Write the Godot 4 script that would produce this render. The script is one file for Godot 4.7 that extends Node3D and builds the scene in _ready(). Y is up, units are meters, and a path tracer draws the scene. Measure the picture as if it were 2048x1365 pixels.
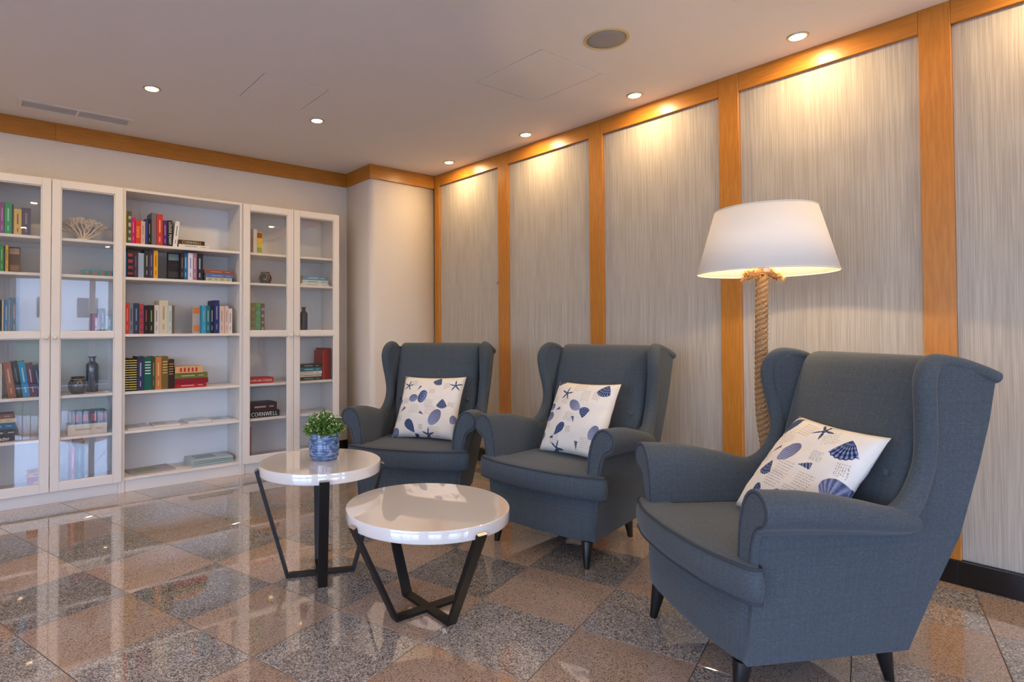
extends Node3D
# A hotel reading corner: wing armchairs, two round tables, a rope lamp and three bookcases.
# x runs along the bookcases (0 at the open bookcase's left side), y up, z out of the bookcases into the room.

const CEIL := 2.452          # ceiling height
const XR := 2.491            # face of the wood framing on the right wall
const ZB := -0.285           # back wall
const XL := -3.6             # left wall
const ZF := 7.6              # wall behind the camera
const TILE := 0.3972
const TILE_O := Vector2(-0.2541, 1.6808)
const TILE_A := 1.28145

var M := {}
var taken := {}
var cam: Camera3D

# ---------------------------------------------------------------- geometry helper
class G:
	var p := PackedVector3Array()
	var g := PackedInt32Array()
	var u := PackedVector2Array()

	func solid(v: PackedVector3Array, idx: PackedInt32Array, grp: PackedInt32Array, uv := PackedVector2Array()) -> void:
		var vol := 0.0
		var c := v[idx[0]]
		for i in range(0, idx.size(), 3):
			vol += (v[idx[i]] - c).dot((v[idx[i + 1]] - c).cross(v[idx[i + 2]] - c))
		var flip := vol > 0.0
		for i in range(0, idx.size(), 3):
			var a := idx[i]
			var b := idx[i + 1]
			var d := idx[i + 2]
			if flip:
				var t := b
				b = d
				d = t
			p.append(v[a]); p.append(v[b]); p.append(v[d])
			if uv.size():
				u.append(uv[a]); u.append(uv[b]); u.append(uv[d])
			else:
				u.append(Vector2.ZERO); u.append(Vector2.ZERO); u.append(Vector2.ZERO)
			g.append(grp[i / 3])

	# rings: Array of PackedVector3Array of one length; closes the ends with fans
	func loft(rings: Array, s := 1, caps := true, cap_s := -1, ring_open := false, close_path := false) -> void:
		var n: int = rings[0].size()
		var v := PackedVector3Array()
		var idx := PackedInt32Array()
		var grp := PackedInt32Array()
		for r in rings:
			v.append_array(r)
		var rows := rings.size() if close_path else rings.size() - 1
		for i in rows:
			for j in (n - 1 if ring_open else n):
				var a := i * n + j
				var b := i * n + (j + 1) % n
				var c := ((i + 1) % rings.size()) * n + (j + 1) % n
				var d := ((i + 1) % rings.size()) * n + j
				idx.append_array([a, b, c, a, c, d])
				grp.append(s); grp.append(s)
		if caps and not close_path:
			for e in [0, rings.size() - 1]:
				var mid := Vector3.ZERO
				for q in rings[e]:
					mid += q
				mid /= n
				var m := v.size()
				v.append(mid)
				for j in n:
					var a: int = e * n + j
					var b: int = e * n + (j + 1) % n
					if e == 0:
						idx.append_array([m, b, a])
					else:
						idx.append_array([m, a, b])
					grp.append(cap_s)
		solid(v, idx, grp)

	static func rr(hx: float, hz: float, r: float, y: float, seg := 2) -> PackedVector3Array:
		var o := PackedVector3Array()
		for k in 4:
			var sx := 1.0 if k == 0 or k == 3 else -1.0
			var sz := 1.0 if k < 2 else -1.0
			for i in seg + 1:
				var a := (k + float(i) / seg) * PI / 2
				o.append(Vector3(sx * (hx - r) + cos(a) * r, y, sz * (hz - r) + sin(a) * r))
		return o

	# box with softened edges
	func box(c: Vector3, size: Vector3, b := 0.0, basis := Basis(), s := -1) -> void:
		var h := size / 2
		if b <= 0.0:
			var v := PackedVector3Array()
			for k in 8:
				v.append(c + basis * Vector3(h.x * (1 if k & 1 else -1), h.y * (1 if k & 2 else -1), h.z * (1 if k & 4 else -1)))
			var q := [[0, 1, 3, 2], [4, 6, 7, 5], [0, 4, 5, 1], [2, 3, 7, 6], [0, 2, 6, 4], [1, 5, 7, 3]]
			var idx := PackedInt32Array()
			var grp := PackedInt32Array()
			for f in q:
				idx.append_array([f[0], f[1], f[2], f[0], f[2], f[3]])
				grp.append(-1); grp.append(-1)
			solid(v, idx, grp)
			return
		var rings := []
		for e in [[-h.y, b], [-h.y + b, 0.0], [h.y - b, 0.0], [h.y, b]]:
			var ring := PackedVector3Array()
			for q in rr(h.x - e[1], h.z - e[1], b if e[1] == 0.0 else b * 0.3, e[0], 1 if s == -1 else 3):
				ring.append(c + basis * q)
			rings.append(ring)
		loft(rings, s, true, -1)

	func lathe(prof: Array, n: int, c: Vector3, s := 1, cap_s := -1, basis := Basis()) -> void:
		var rings := []
		for q in prof:
			var ring := PackedVector3Array()
			for k in n:
				var a := TAU * k / n
				ring.append(c + basis * Vector3(cos(a) * q[0], q[1], sin(a) * q[0]))
			rings.append(ring)
		loft(rings, s, true, cap_s)

	func tube(path: PackedVector3Array, rad, n: int, s := 1, closed := false, sy := 1.0) -> void:
		var rings := []
		var m := path.size()
		var up := Vector3.UP
		var t0 := (path[1] - path[0]).normalized()
		if absf(t0.dot(up)) > 0.9:
			up = Vector3.RIGHT
		var nrm := (up - t0 * up.dot(t0)).normalized()
		for i in m:
			var a := path[(i - 1 + m) % m] if closed or i > 0 else path[0]
			var b := path[(i + 1) % m] if closed or i < m - 1 else path[m - 1]
			var t := (b - a).normalized()
			nrm = (nrm - t * nrm.dot(t)).normalized()
			var bi := t.cross(nrm)
			var r: float = rad[i] if rad is Array or rad is PackedFloat32Array else rad
			var ring := PackedVector3Array()
			for k in n:
				var w := TAU * k / n
				ring.append(path[i] + nrm * cos(w) * r * sy + bi * sin(w) * r)
			rings.append(ring)
		loft(rings, s, not closed, -1, false, closed)

	# polygon in 2-D, mapped to 3-D on two sides
	func plate(poly: PackedVector2Array, front: Callable, back: Callable, s := -1, side_s := -1) -> void:
		var n := poly.size()
		var v := PackedVector3Array()
		for q in poly:
			v.append(front.call(q))
		for q in poly:
			v.append(back.call(q))
		var idx := PackedInt32Array()
		var grp := PackedInt32Array()
		var t := Geometry2D.triangulate_polygon(poly)
		var area := 0.0
		for i in n:
			area += poly[i].cross(poly[(i + 1) % n])
		for i in range(0, t.size(), 3):
			var w := (poly[t[i + 1]] - poly[t[i]]).cross(poly[t[i + 2]] - poly[t[i]])
			var a := t[i]
			var b := t[i + 1] if w * area > 0 else t[i + 2]
			var c := t[i + 2] if w * area > 0 else t[i + 1]
			idx.append_array([a, b, c, n + a, n + c, n + b])
			grp.append(s); grp.append(s)
		for i in n:
			var j := (i + 1) % n
			idx.append_array([j, i, n + i, j, n + i, n + j])
			grp.append(side_s); grp.append(side_s)
		solid(v, idx, grp)

	func mesh() -> ArrayMesh:
		var st := SurfaceTool.new()
		st.begin(Mesh.PRIMITIVE_TRIANGLES)
		for i in p.size():
			st.set_smooth_group(g[i / 3])
			st.set_uv(u[i])
			st.add_vertex(p[i])
		st.generate_normals()
		return st.commit()

# ---------------------------------------------------------------- scene helpers
func numbered(called: String) -> String:
	var k: int = taken.get(called, -1) + 1
	taken[called] = k
	return called if k == 0 else "%s_%03d" % [called, k]

func thing(called: String, label: String, category: String, at := Vector3.ZERO, turn := 0.0, group := "") -> Node3D:
	var o := Node3D.new()
	o.name = numbered(called)
	add_child(o)
	o.position = at
	o.rotation.y = turn
	tag(o, label, category, group)
	return o

func tag(o: Node, label: String, category: String, group := "") -> Node:
	o.set_meta("label", label)
	o.set_meta("category", category)
	if group:
		o.set_meta("group", group)
	return o

func obj(called: String, s: G, m: Material, parent: Node = null) -> MeshInstance3D:
	var o := MeshInstance3D.new()
	o.mesh = s.mesh()
	o.material_override = m
	if parent == null:
		o.name = numbered(called)
		add_child(o)
	else:
		o.name = called
		parent.add_child(o, true)
	return o

func same(called: String, mesh: Mesh, m: Material, parent: Node, at := Transform3D()) -> MeshInstance3D:
	var o := MeshInstance3D.new()
	o.mesh = mesh
	o.material_override = m
	o.name = called
	o.transform = at
	parent.add_child(o, true)
	return o

func struct(called: String, s: G, m: Material, parent: Node = null) -> MeshInstance3D:
	var o := obj(called, s, m, parent)
	if parent == null:
		o.set_meta("kind", "structure")
	return o

func one_box(c: Vector3, size: Vector3, b := 0.0) -> G:
	var s := G.new()
	s.box(c, size, b)
	return s

func span(a: Vector3, b: Vector3, bev := 0.0) -> G:
	return one_box((a + b) / 2, (b - a).abs(), bev)

# slab with rectangular holes (x0, z0, x1, z1), cut along the holes' edges
func slab_with_holes(x0: float, z0: float, x1: float, z1: float, y0: float, y1: float, holes: Array) -> G:
	var s := G.new()
	var xs := [x0, x1]
	var zs := [z0, z1]
	for h in holes:
		xs.append_array([h[0], h[2]])
		zs.append_array([h[1], h[3]])
	xs.sort()
	zs.sort()
	for i in xs.size() - 1:
		for j in zs.size() - 1:
			var cx: float = (xs[i] + xs[i + 1]) / 2
			var cz: float = (zs[j] + zs[j + 1]) / 2
			if xs[i + 1] - xs[i] < 1e-5 or zs[j + 1] - zs[j] < 1e-5:
				continue
			var open := false
			for h in holes:
				open = open or (cx > h[0] and cx < h[2] and cz > h[1] and cz < h[3])
			if not open:
				s.box(Vector3(cx, (y0 + y1) / 2, cz), Vector3(xs[i + 1] - xs[i], y1 - y0, zs[j + 1] - zs[j]))
	return s

func smooth_poly(pts: PackedVector2Array, times := 2, keep := 0.25) -> PackedVector2Array:
	var o := pts
	for k in times:
		var q := PackedVector2Array()
		for i in o.size():
			var a := o[i]
			var b := o[(i + 1) % o.size()]
			q.append(a.lerp(b, keep))
			q.append(a.lerp(b, 1.0 - keep))
		o = q
	return o

func smooth_path(pts: Array, per := 6) -> PackedVector3Array:
	var c := Curve3D.new()
	for i in pts.size():
		var a: Vector3 = pts[maxi(i - 1, 0)]
		var b: Vector3 = pts[mini(i + 1, pts.size() - 1)]
		var t := (b - a) / 6.0
		c.add_point(pts[i], -t, t)
	var o := PackedVector3Array()
	for i in pts.size() - 1:
		for k in per:
			o.append(c.sample(i, float(k) / per))
	o.append(pts[pts.size() - 1])
	return o

# ---------------------------------------------------------------- materials
func rgb(r: int, g: int, b: int) -> Color:
	return Color8(r, g, b)

func mat(color: Color, rough := 0.6, metal := 0.0, spec := 0.5) -> StandardMaterial3D:
	var m := StandardMaterial3D.new()
	m.albedo_color = color
	m.roughness = rough
	m.metallic = metal
	m.metallic_specular = spec
	return m

func noise_tex(type: int, freq: float, cols: Array, offs: Array, size := 512, octaves := 3, constant := false, sd := 1) -> NoiseTexture2D:
	var n := FastNoiseLite.new()
	n.noise_type = type
	n.frequency = freq
	n.seed = sd
	n.fractal_octaves = octaves
	if octaves <= 1:
		n.fractal_type = FastNoiseLite.FRACTAL_NONE
	if type == FastNoiseLite.TYPE_CELLULAR:
		n.cellular_return_type = FastNoiseLite.RETURN_CELL_VALUE
		n.cellular_jitter = 1.0
	var t := NoiseTexture2D.new()
	t.width = size
	t.height = size
	t.seamless = true
	t.noise = n
	var gr := Gradient.new()
	gr.offsets = PackedFloat32Array(offs)
	gr.colors = PackedColorArray(cols)
	gr.interpolation_mode = Gradient.GRADIENT_INTERPOLATE_CONSTANT if constant else Gradient.GRADIENT_INTERPOLATE_LINEAR
	t.color_ramp = gr
	return t

func triplanar(m: StandardMaterial3D, scale: Vector3, world := true) -> StandardMaterial3D:
	m.uv1_triplanar = true
	m.uv1_world_triplanar = world
	m.uv1_scale = scale
	return m

func weave_image(n: int, base: Color, spread: float, sd: int) -> ImageTexture:
	var rng := RandomNumberGenerator.new()
	rng.seed = sd
	var im := Image.create(n, n, false, Image.FORMAT_RGB8)
	var warp := []
	var weft := []
	for i in n:
		warp.append(rng.randf_range(-1, 1))
		weft.append(rng.randf_range(-1, 1))
	var sl := FastNoiseLite.new()
	sl.seed = sd
	sl.frequency = 0.06
	for y in n:
		for x in n:
			var over := (x / 2 + y / 2) % 2 == 0
			var k: float = (0.5 * warp[x / 2 * 2] + 1.6 * sl.get_noise_2d(x * 9, y * 0.8)) if over else (0.5 * weft[y / 2 * 2] + 1.6 * sl.get_noise_2d(x * 0.8, y * 9))
			k = 1.0 + spread * (k * 0.35 + rng.randf_range(-0.6, 0.6)) + (0.04 if over else -0.04)
			im.set_pixel(x, y, Color(base.r * k, base.g * k, base.b * k))
	return ImageTexture.create_from_image(im)

func make_materials() -> void:
	M.plaster = triplanar(mat(rgb(222, 214, 204), 0.85, 0, 0.2), Vector3.ONE * 2.2)
	M.plaster.heightmap_enabled = true
	M.plaster.heightmap_texture = noise_tex(FastNoiseLite.TYPE_SIMPLEX_SMOOTH, 0.06, [Color.BLACK, Color.WHITE], [0.0, 1.0], 512, 4)
	M.plaster.heightmap_scale = 0.22
	M.ceiling = mat(rgb(230, 222, 212), 0.9, 0, 0.15)
	M.white = mat(rgb(224, 219, 212), 0.38, 0, 0.45)
	M.cabinet_back = mat(rgb(226, 226, 226), 0.6, 0, 0.3)
	var woodtex := noise_tex(FastNoiseLite.TYPE_SIMPLEX_SMOOTH, 0.02, [rgb(172, 110, 36), rgb(180, 117, 41), rgb(187, 124, 47)], [0.2, 0.5, 0.8], 512, 4)
	M.wood_v = triplanar(mat(Color.WHITE, 0.34, 0, 0.5), Vector3(6, 0.5, 6))
	M.wood_v.albedo_texture = woodtex
	M.wood_h = triplanar(mat(Color.WHITE, 0.34, 0, 0.5), Vector3(0.5, 7, 0.5))
	M.wood_h.albedo_texture = woodtex
	M.wallpaper = triplanar(mat(Color.WHITE, 0.75, 0, 0.25), Vector3(3.2, 0.05, 3.2))
	M.wallpaper.albedo_texture = noise_tex(FastNoiseLite.TYPE_VALUE, 0.12, [rgb(165, 157, 145), rgb(175, 168, 156), rgb(185, 178, 167)], [0.25, 0.5, 0.75], 1024, 3)
	M.baseboard = mat(rgb(26, 23, 21), 0.2, 0, 0.5)
	M.grout = mat(rgb(96, 80, 66), 0.8)
	M.gray_tile = []
	M.beige_tile = []
	var gt := noise_tex(FastNoiseLite.TYPE_CELLULAR, 0.16, [rgb(90, 86, 82), rgb(124, 118, 113), rgb(146, 140, 134), rgb(166, 159, 152), rgb(188, 181, 173)], [0.0, 0.2, 0.42, 0.64, 0.84], 1024, 1, true, 5)
	var bt := noise_tex(FastNoiseLite.TYPE_CELLULAR, 0.2, [rgb(118, 98, 82), rgb(160, 137, 118), rgb(174, 151, 131), rgb(184, 161, 141), rgb(195, 173, 154)], [0.0, 0.12, 0.36, 0.62, 0.86], 1024, 1, true, 9)
	for k in 3:
		for e in [[M.gray_tile, gt, 0.93 + 0.05 * k], [M.beige_tile, bt, 0.93 + 0.05 * k]]:
			var m := triplanar(mat(Color(e[2], e[2], e[2]), 0.035, 0, 0.72), Vector3.ONE * 1.55)
			m.albedo_texture = e[1]
			m.clearcoat_enabled = true
			m.clearcoat = 1.0
			m.clearcoat_roughness = 0.02
			m.uv1_offset = Vector3(0.37 * k, 0.11 * k, 0.23 * k)
			e[0].append(m)
	M.fabric = triplanar(mat(Color.WHITE, 0.9, 0, 0.2), Vector3.ONE * 5.0, false)
	M.fabric.albedo_texture = weave_image(256, rgb(71, 78, 83), 0.42, 3)
	M.fabric.rim_enabled = true
	M.fabric.rim = 0.25
	M.fabric.rim_tint = 0.6
	M.piping = mat(rgb(62, 66, 73), 0.9, 0, 0.2)
	M.slat = mat(rgb(226, 222, 216), 0.5)
	M.black_wood = mat(rgb(12, 11, 11), 0.4, 0, 0.5)
	M.black_metal = mat(rgb(22, 20, 19), 0.42, 0.3, 0.5)
	M.table_white = mat(rgb(216, 211, 205), 0.03, 0, 0.72)
	M.table_white.clearcoat_enabled = true
	M.table_white.clearcoat = 1.0
	M.table_white.clearcoat_roughness = 0.01
	M.glass = mat(Color(0.62, 0.68, 0.66, 0.02), 0.01, 0, 0.6)
	M.glass.transparency = BaseMaterial3D.TRANSPARENCY_ALPHA
	M.brushed = mat(rgb(190, 182, 168), 0.35, 0.9, 0.5)
	M.brass = mat(rgb(208, 184, 132), 0.4, 0.3, 0.5)
	M.paper = mat(rgb(216, 204, 180), 0.9, 0, 0.2)
	M.rope = triplanar(mat(Color.WHITE, 0.95, 0, 0.15), Vector3(22, 9, 22), false)
	M.rope.albedo_texture = noise_tex(FastNoiseLite.TYPE_SIMPLEX_SMOOTH, 0.05, [rgb(118, 90, 62), rgb(162, 127, 90), rgb(198, 164, 124)], [0.25, 0.5, 0.78], 256, 4)
	M.rope.heightmap_enabled = true
	M.rope.heightmap_texture = M.rope.albedo_texture
	M.rope.heightmap_scale = 0.25
	M.fray = mat(rgb(206, 160, 108), 0.95, 0, 0.1)
	M.shade = mat(rgb(240, 234, 224), 0.9, 0, 0.1)
	M.shade.backlight_enabled = true
	M.shade.backlight = Color(0.28, 0.275, 0.265).linear_to_srgb()
	M.coral = mat(rgb(222, 208, 192), 0.9, 0, 0.2)
	M.navy_glass = mat(rgb(22, 28, 62), 0.08, 0, 0.6)
	M.vase = mat(rgb(36, 32, 34), 0.18, 0, 0.5)

func _book_mat(hex: String, rough := 0.5) -> StandardMaterial3D:
	var k := "book_" + hex + str(rough)
	if not M.has(k):
		M[k] = mat(Color.html(hex), rough, 0, 0.4)
	return M[k]

# ---------------------------------------------------------------- scene
func _ready() -> void:
	cam = Camera3D.new()
	cam.name = "camera"
	add_child(cam)
	# lens with its centre off the middle of the (cropped) picture
	var f := 1185.456
	cam.projection = Camera3D.PROJECTION_FRUSTUM
	cam.near = 0.05
	cam.far = 400.0
	cam.size = 1365.0 / f * cam.near
	cam.frustum_offset = Vector2(1024.0 - 869.239, 636.2235 - 682.5) / f * cam.near
	cam.transform = Transform3D(Basis.from_euler(Vector3(0.0196264, -0.6537493, -0.0037679), EULER_ORDER_YXZ), Vector3(-0.74341, 1.06929, 4.36608))
	cam.current = true

	var env := Environment.new()
	env.background_mode = Environment.BG_SKY
	env.sky = Sky.new()
	var sky := ProceduralSkyMaterial.new()
	sky.sky_top_color = Color(0.46, 0.61, 0.88)
	sky.sky_horizon_color = Color(0.82, 0.88, 0.95)
	sky.ground_bottom_color = Color(0.45, 0.43, 0.40)
	sky.ground_horizon_color = Color(0.62, 0.64, 0.66)
	sky.sky_energy_multiplier = 3.1
	sky.ground_energy_multiplier = 1.2
	env.sky.sky_material = sky
	env.tonemap_mode = Environment.TONE_MAPPER_LINEAR
	env.tonemap_exposure = 1.12
	env.sdfgi_enabled = true
	env.ssao_enabled = true
	env.ssil_enabled = true
	var we := WorldEnvironment.new()
	we.name = "environment"
	we.environment = env
	add_child(we)

	var sun := DirectionalLight3D.new()   # high, from behind the building: lights the houses outside, not the room
	sun.name = "sun"
	sun.light_energy = 1.6
	sun.light_color = Color(1.0, 0.95, 0.88)
	sun.light_angular_distance = 0.6
	sun.shadow_enabled = true
	add_child(sun)
	sun.look_at_from_position(Vector3(4, 9, -6), Vector3.ZERO)

	make_materials()
	build_shell()
	build_floor()
	build_right_wall()
	build_ceiling_fittings()
	build_windows()
	build_outside()
	build_bookcases()
	build_books()
	build_shelf_things()
	build_armchairs()
	build_tables()
	build_plant()
	build_lamp()

# ---------------------------------------------------------------- room
func build_shell() -> void:
	# ceiling with two access hatches let into it and openings for the fittings
	var hatches := [[0.455, 0.915, 0.841, 1.306], [1.442, 1.902, 1.920, 2.390]]
	var holes := []
	for h in hatches:
		holes.append(h)
	holes.append([1.175, 3.149, 1.777, 3.751])
	var ceiling := struct("ceiling", slab_with_holes(XL, ZB, XR + 0.1, ZF, CEIL, CEIL + 0.03, holes), M.ceiling)
	obj("upper_slab", span(Vector3(XL - 0.2, CEIL + 0.0305, ZB - 0.2), Vector3(XR + 0.3, CEIL + 0.25, ZF + 0.2)), M.ceiling, ceiling)
	for h in hatches:
		obj("access_hatch", span(Vector3(h[0] + 0.005, CEIL - 0.0015, h[1] + 0.005), Vector3(h[2] - 0.005, CEIL + 0.028, h[3] - 0.005), 0.001), M.ceiling, ceiling)
	struct("wall_back", span(Vector3(XL - 0.2, -0.1, ZB - 0.2), Vector3(XR + 0.3, CEIL + 0.02, ZB)), M.plaster)
	# pier with a rounded corner, between the bookcases and the right wall
	var s := G.new()
	var rings := []
	for y in [0.0, CEIL]:
		var r := PackedVector3Array()
		r.append(Vector3(XR + 0.05, y, ZB + 0.001))
		r.append(Vector3(XR + 0.05, y, 0.125))
		for k in 7:
			var a := PI / 2 + PI / 2 * k / 6.0
			r.append(Vector3(1.838 + 0.05 + cos(a) * 0.05, y, 0.125 - 0.05 + sin(a) * 0.05))
		r.append(Vector3(1.838, y, ZB + 0.001))
		rings.append(r)
	s.loft(rings, 2, true, -1)
	struct("wall_pier", s, M.plaster)
	struct("wall_right", span(Vector3(XR + 0.03, -0.1, ZB), Vector3(XR + 0.25, CEIL + 0.02, ZF + 0.2)), M.plaster)
	# left wall with a long window opening
	var wl := G.new()
	for b in [[-0.1, 0.06, ZB, ZF], [2.15, CEIL + 0.02, ZB, ZF], [0.06, 2.15, ZB, 2.9], [0.06, 2.15, 6.5, ZF]]:
		wl.box(Vector3(XL - 0.1, (b[0] + b[1]) / 2, (b[2] + b[3]) / 2), Vector3(0.2, b[1] - b[0], b[3] - b[2]))
	struct("wall_left", wl, M.plaster)
	# wall behind the camera with a glazed door opening
	var wf := G.new()
	for b in [[XL - 0.2, XR + 0.3, 2.02, CEIL + 0.02], [XL - 0.2, -3.1, -0.1, 2.02], [-1.2, -0.34, -0.1, 2.02], [2.2, XR + 0.3, -0.1, 2.02], [-3.1, -1.2, -0.1, 0.05], [-0.34, 2.2, -0.1, 0.05]]:
		wf.box(Vector3((b[0] + b[1]) / 2, (b[2] + b[3]) / 2, ZF + 0.1), Vector3(b[1] - b[0], b[3] - b[2], 0.2))
	struct("wall_front", wf, M.plaster)
	# wood cornice: along the back wall, round the pier
	var n := 1
	for e in [[Vector3(XL, 2.336, ZB), Vector3(-0.36, CEIL, ZB + 0.022)], [Vector3(-0.3595, 2.336, ZB), Vector3(1.5, CEIL, ZB + 0.022)], [Vector3(1.5005, 2.336, ZB), Vector3(1.838, CEIL, ZB + 0.022)],
			[Vector3(1.816, 2.336, ZB + 0.0225), Vector3(1.838, CEIL, 0.125)], [Vector3(1.816, 2.336, 0.1255), Vector3(XR - 0.0005, CEIL, 0.147)]]:
		struct("trim_%d" % n, span(e[0], e[1], 0.0015), M.wood_h)
		n += 1
	# black stone baseboards
	struct("baseboard_back", span(Vector3(1.62, 0, ZB), Vector3(1.8375, 0.1, ZB + 0.012), 0.001), M.baseboard)
	struct("baseboard_pier", span(Vector3(1.86, 0, 0.1255), Vector3(XR - 0.0005, 0.1, 0.138), 0.001), M.baseboard)
	var br := G.new()
	var z := 0.139
	while z < ZF:
		var e := minf(z + 0.5965, ZF)
		br.box(Vector3(XR + 0.012, 0.05, (z + e) / 2), Vector3(0.036, 0.1, e - z - 0.001), 0.001)
		z += 0.5965
	struct("baseboard_right", br, M.baseboard)

func in_view(p: Vector3) -> bool:
	var q := cam.transform.affine_inverse() * p
	if q.z > -0.15:
		return false
	var x := 869.239 + 1185.456 * q.x / -q.z
	var y := 636.2235 - 1185.456 * q.y / -q.z
	return x > -90 and x < 2140 and y > 0 and y < 1480

func build_floor() -> void:
	var fl := struct("floor", span(Vector3(XL - 0.2, -0.2, ZB - 0.2), Vector3(XR + 0.3, -0.0022, ZF + 0.2)), M.grout)
	var room := PackedVector2Array([Vector2(XL, ZB), Vector2(XR + 0.03, ZB), Vector2(XR + 0.03, ZF), Vector2(XL, ZF)])
	var du := Vector2(cos(TILE_A), sin(TILE_A)) * TILE
	var dv := Vector2(sin(TILE_A), -cos(TILE_A)) * TILE
	var whole := G.new()
	whole.box(Vector3(0, -0.007, 0), Vector3(TILE - 0.003, 0.014, TILE - 0.003), 0.0008)
	var whole_mesh := whole.mesh()
	var rest := [G.new(), G.new()]
	for i in range(-22, 23):
		for j in range(-22, 23):
			var o := TILE_O + du * i + dv * j
			var quad := PackedVector2Array([o, o + du, o + du + dv, o + dv])
			var c := o + (du + dv) / 2
			var kind := posmod(i + j, 2)
			var mats: Array = M.gray_tile if kind == 0 else M.beige_tile
			var m: Material = mats[posmod(i * 7 + j * 5, 3)]
			var inside := true
			for q in quad:
				inside = inside and q.x > XL and q.x < XR + 0.03 and q.y > ZB and q.y < ZF
			var seen := in_view(Vector3(c.x, 0, c.y))
			for q in quad:
				seen = seen or in_view(Vector3(q.x, 0, q.y))
			if inside:
				var t := Transform3D(Basis(Vector3(du.x, 0, du.y) / TILE, Vector3.UP, Vector3(-du.y, 0, du.x) / TILE), Vector3(c.x, 0, c.y))
				if seen:
					same("tile", whole_mesh, m, fl, t)
				else:
					rest[kind].box(t.origin + Vector3(0, -0.007, 0), Vector3(TILE - 0.003, 0.014, TILE - 0.003), 0.0, t.basis)
			else:
				for cut in Geometry2D.intersect_polygons(quad, room):
					for piece in Geometry2D.offset_polygon(cut, -0.0015):
						var s: G = G.new() if seen else rest[kind]
						s.plate(piece, func(q): return Vector3(q.x, 0.0, q.y), func(q): return Vector3(q.x, -0.014, q.y))
						if seen:
							obj("tile", s, m, fl)
	for k in 2:
		var o := obj("far_tiles", rest[k], (M.gray_tile if k == 0 else M.beige_tile)[1], fl)
		o.set_meta("kind", "stuff")

func build_right_wall() -> void:
	# wood posts every 0.88 m, a rail under the ceiling, papered panels set back between them
	var posts := [[0.148, 0.212]]
	for k in 8:
		var c := 1.025 + 0.8825 * k
		posts.append([c - 0.054, c + 0.054])
	var wall: Node = get_node("wall_right")
	var n := 6
	for p in posts:
		struct("trim_%d" % n, span(Vector3(XR, 0.101, p[0]), Vector3(XR + 0.03, CEIL, p[1]), 0.0015), M.wood_v)
		n += 1
	for k in posts.size():
		var a: float = posts[k][1] + 0.0006
		var b: float = posts[k + 1][0] - 0.0006 if k + 1 < posts.size() else ZF
		struct("trim_%d" % n, span(Vector3(XR + 0.001, 2.352, a), Vector3(XR + 0.03, CEIL, b), 0.0015), M.wood_h)
		n += 1
		obj("panel", span(Vector3(XR + 0.021, 0.104, a), Vector3(XR + 0.0298, 2.351, b)), M.wallpaper, wall)
	# flush service door in the first panel, with a small lock
	var d := thing("service_door", "small flush service door papered like the wall, with a metal lock", "service door", Vector3(XR + 0.021, 1.392, 0.85))
	obj("leaf", span(Vector3(-0.0016, 0.003, -0.122), Vector3(-0.0002, 0.402, 0.117), 0.0004), M.wallpaper, d)
	var lk := G.new()
	lk.lathe([[0.011, 0.0], [0.011, 0.006], [0.008, 0.009]], 14, Vector3(-0.0018, 0.05, 0.088), 1, -1, Basis(Vector3.FORWARD, -PI / 2) * Basis(Vector3.RIGHT, 0))
	obj("lock", lk, M.brushed, d)

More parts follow.
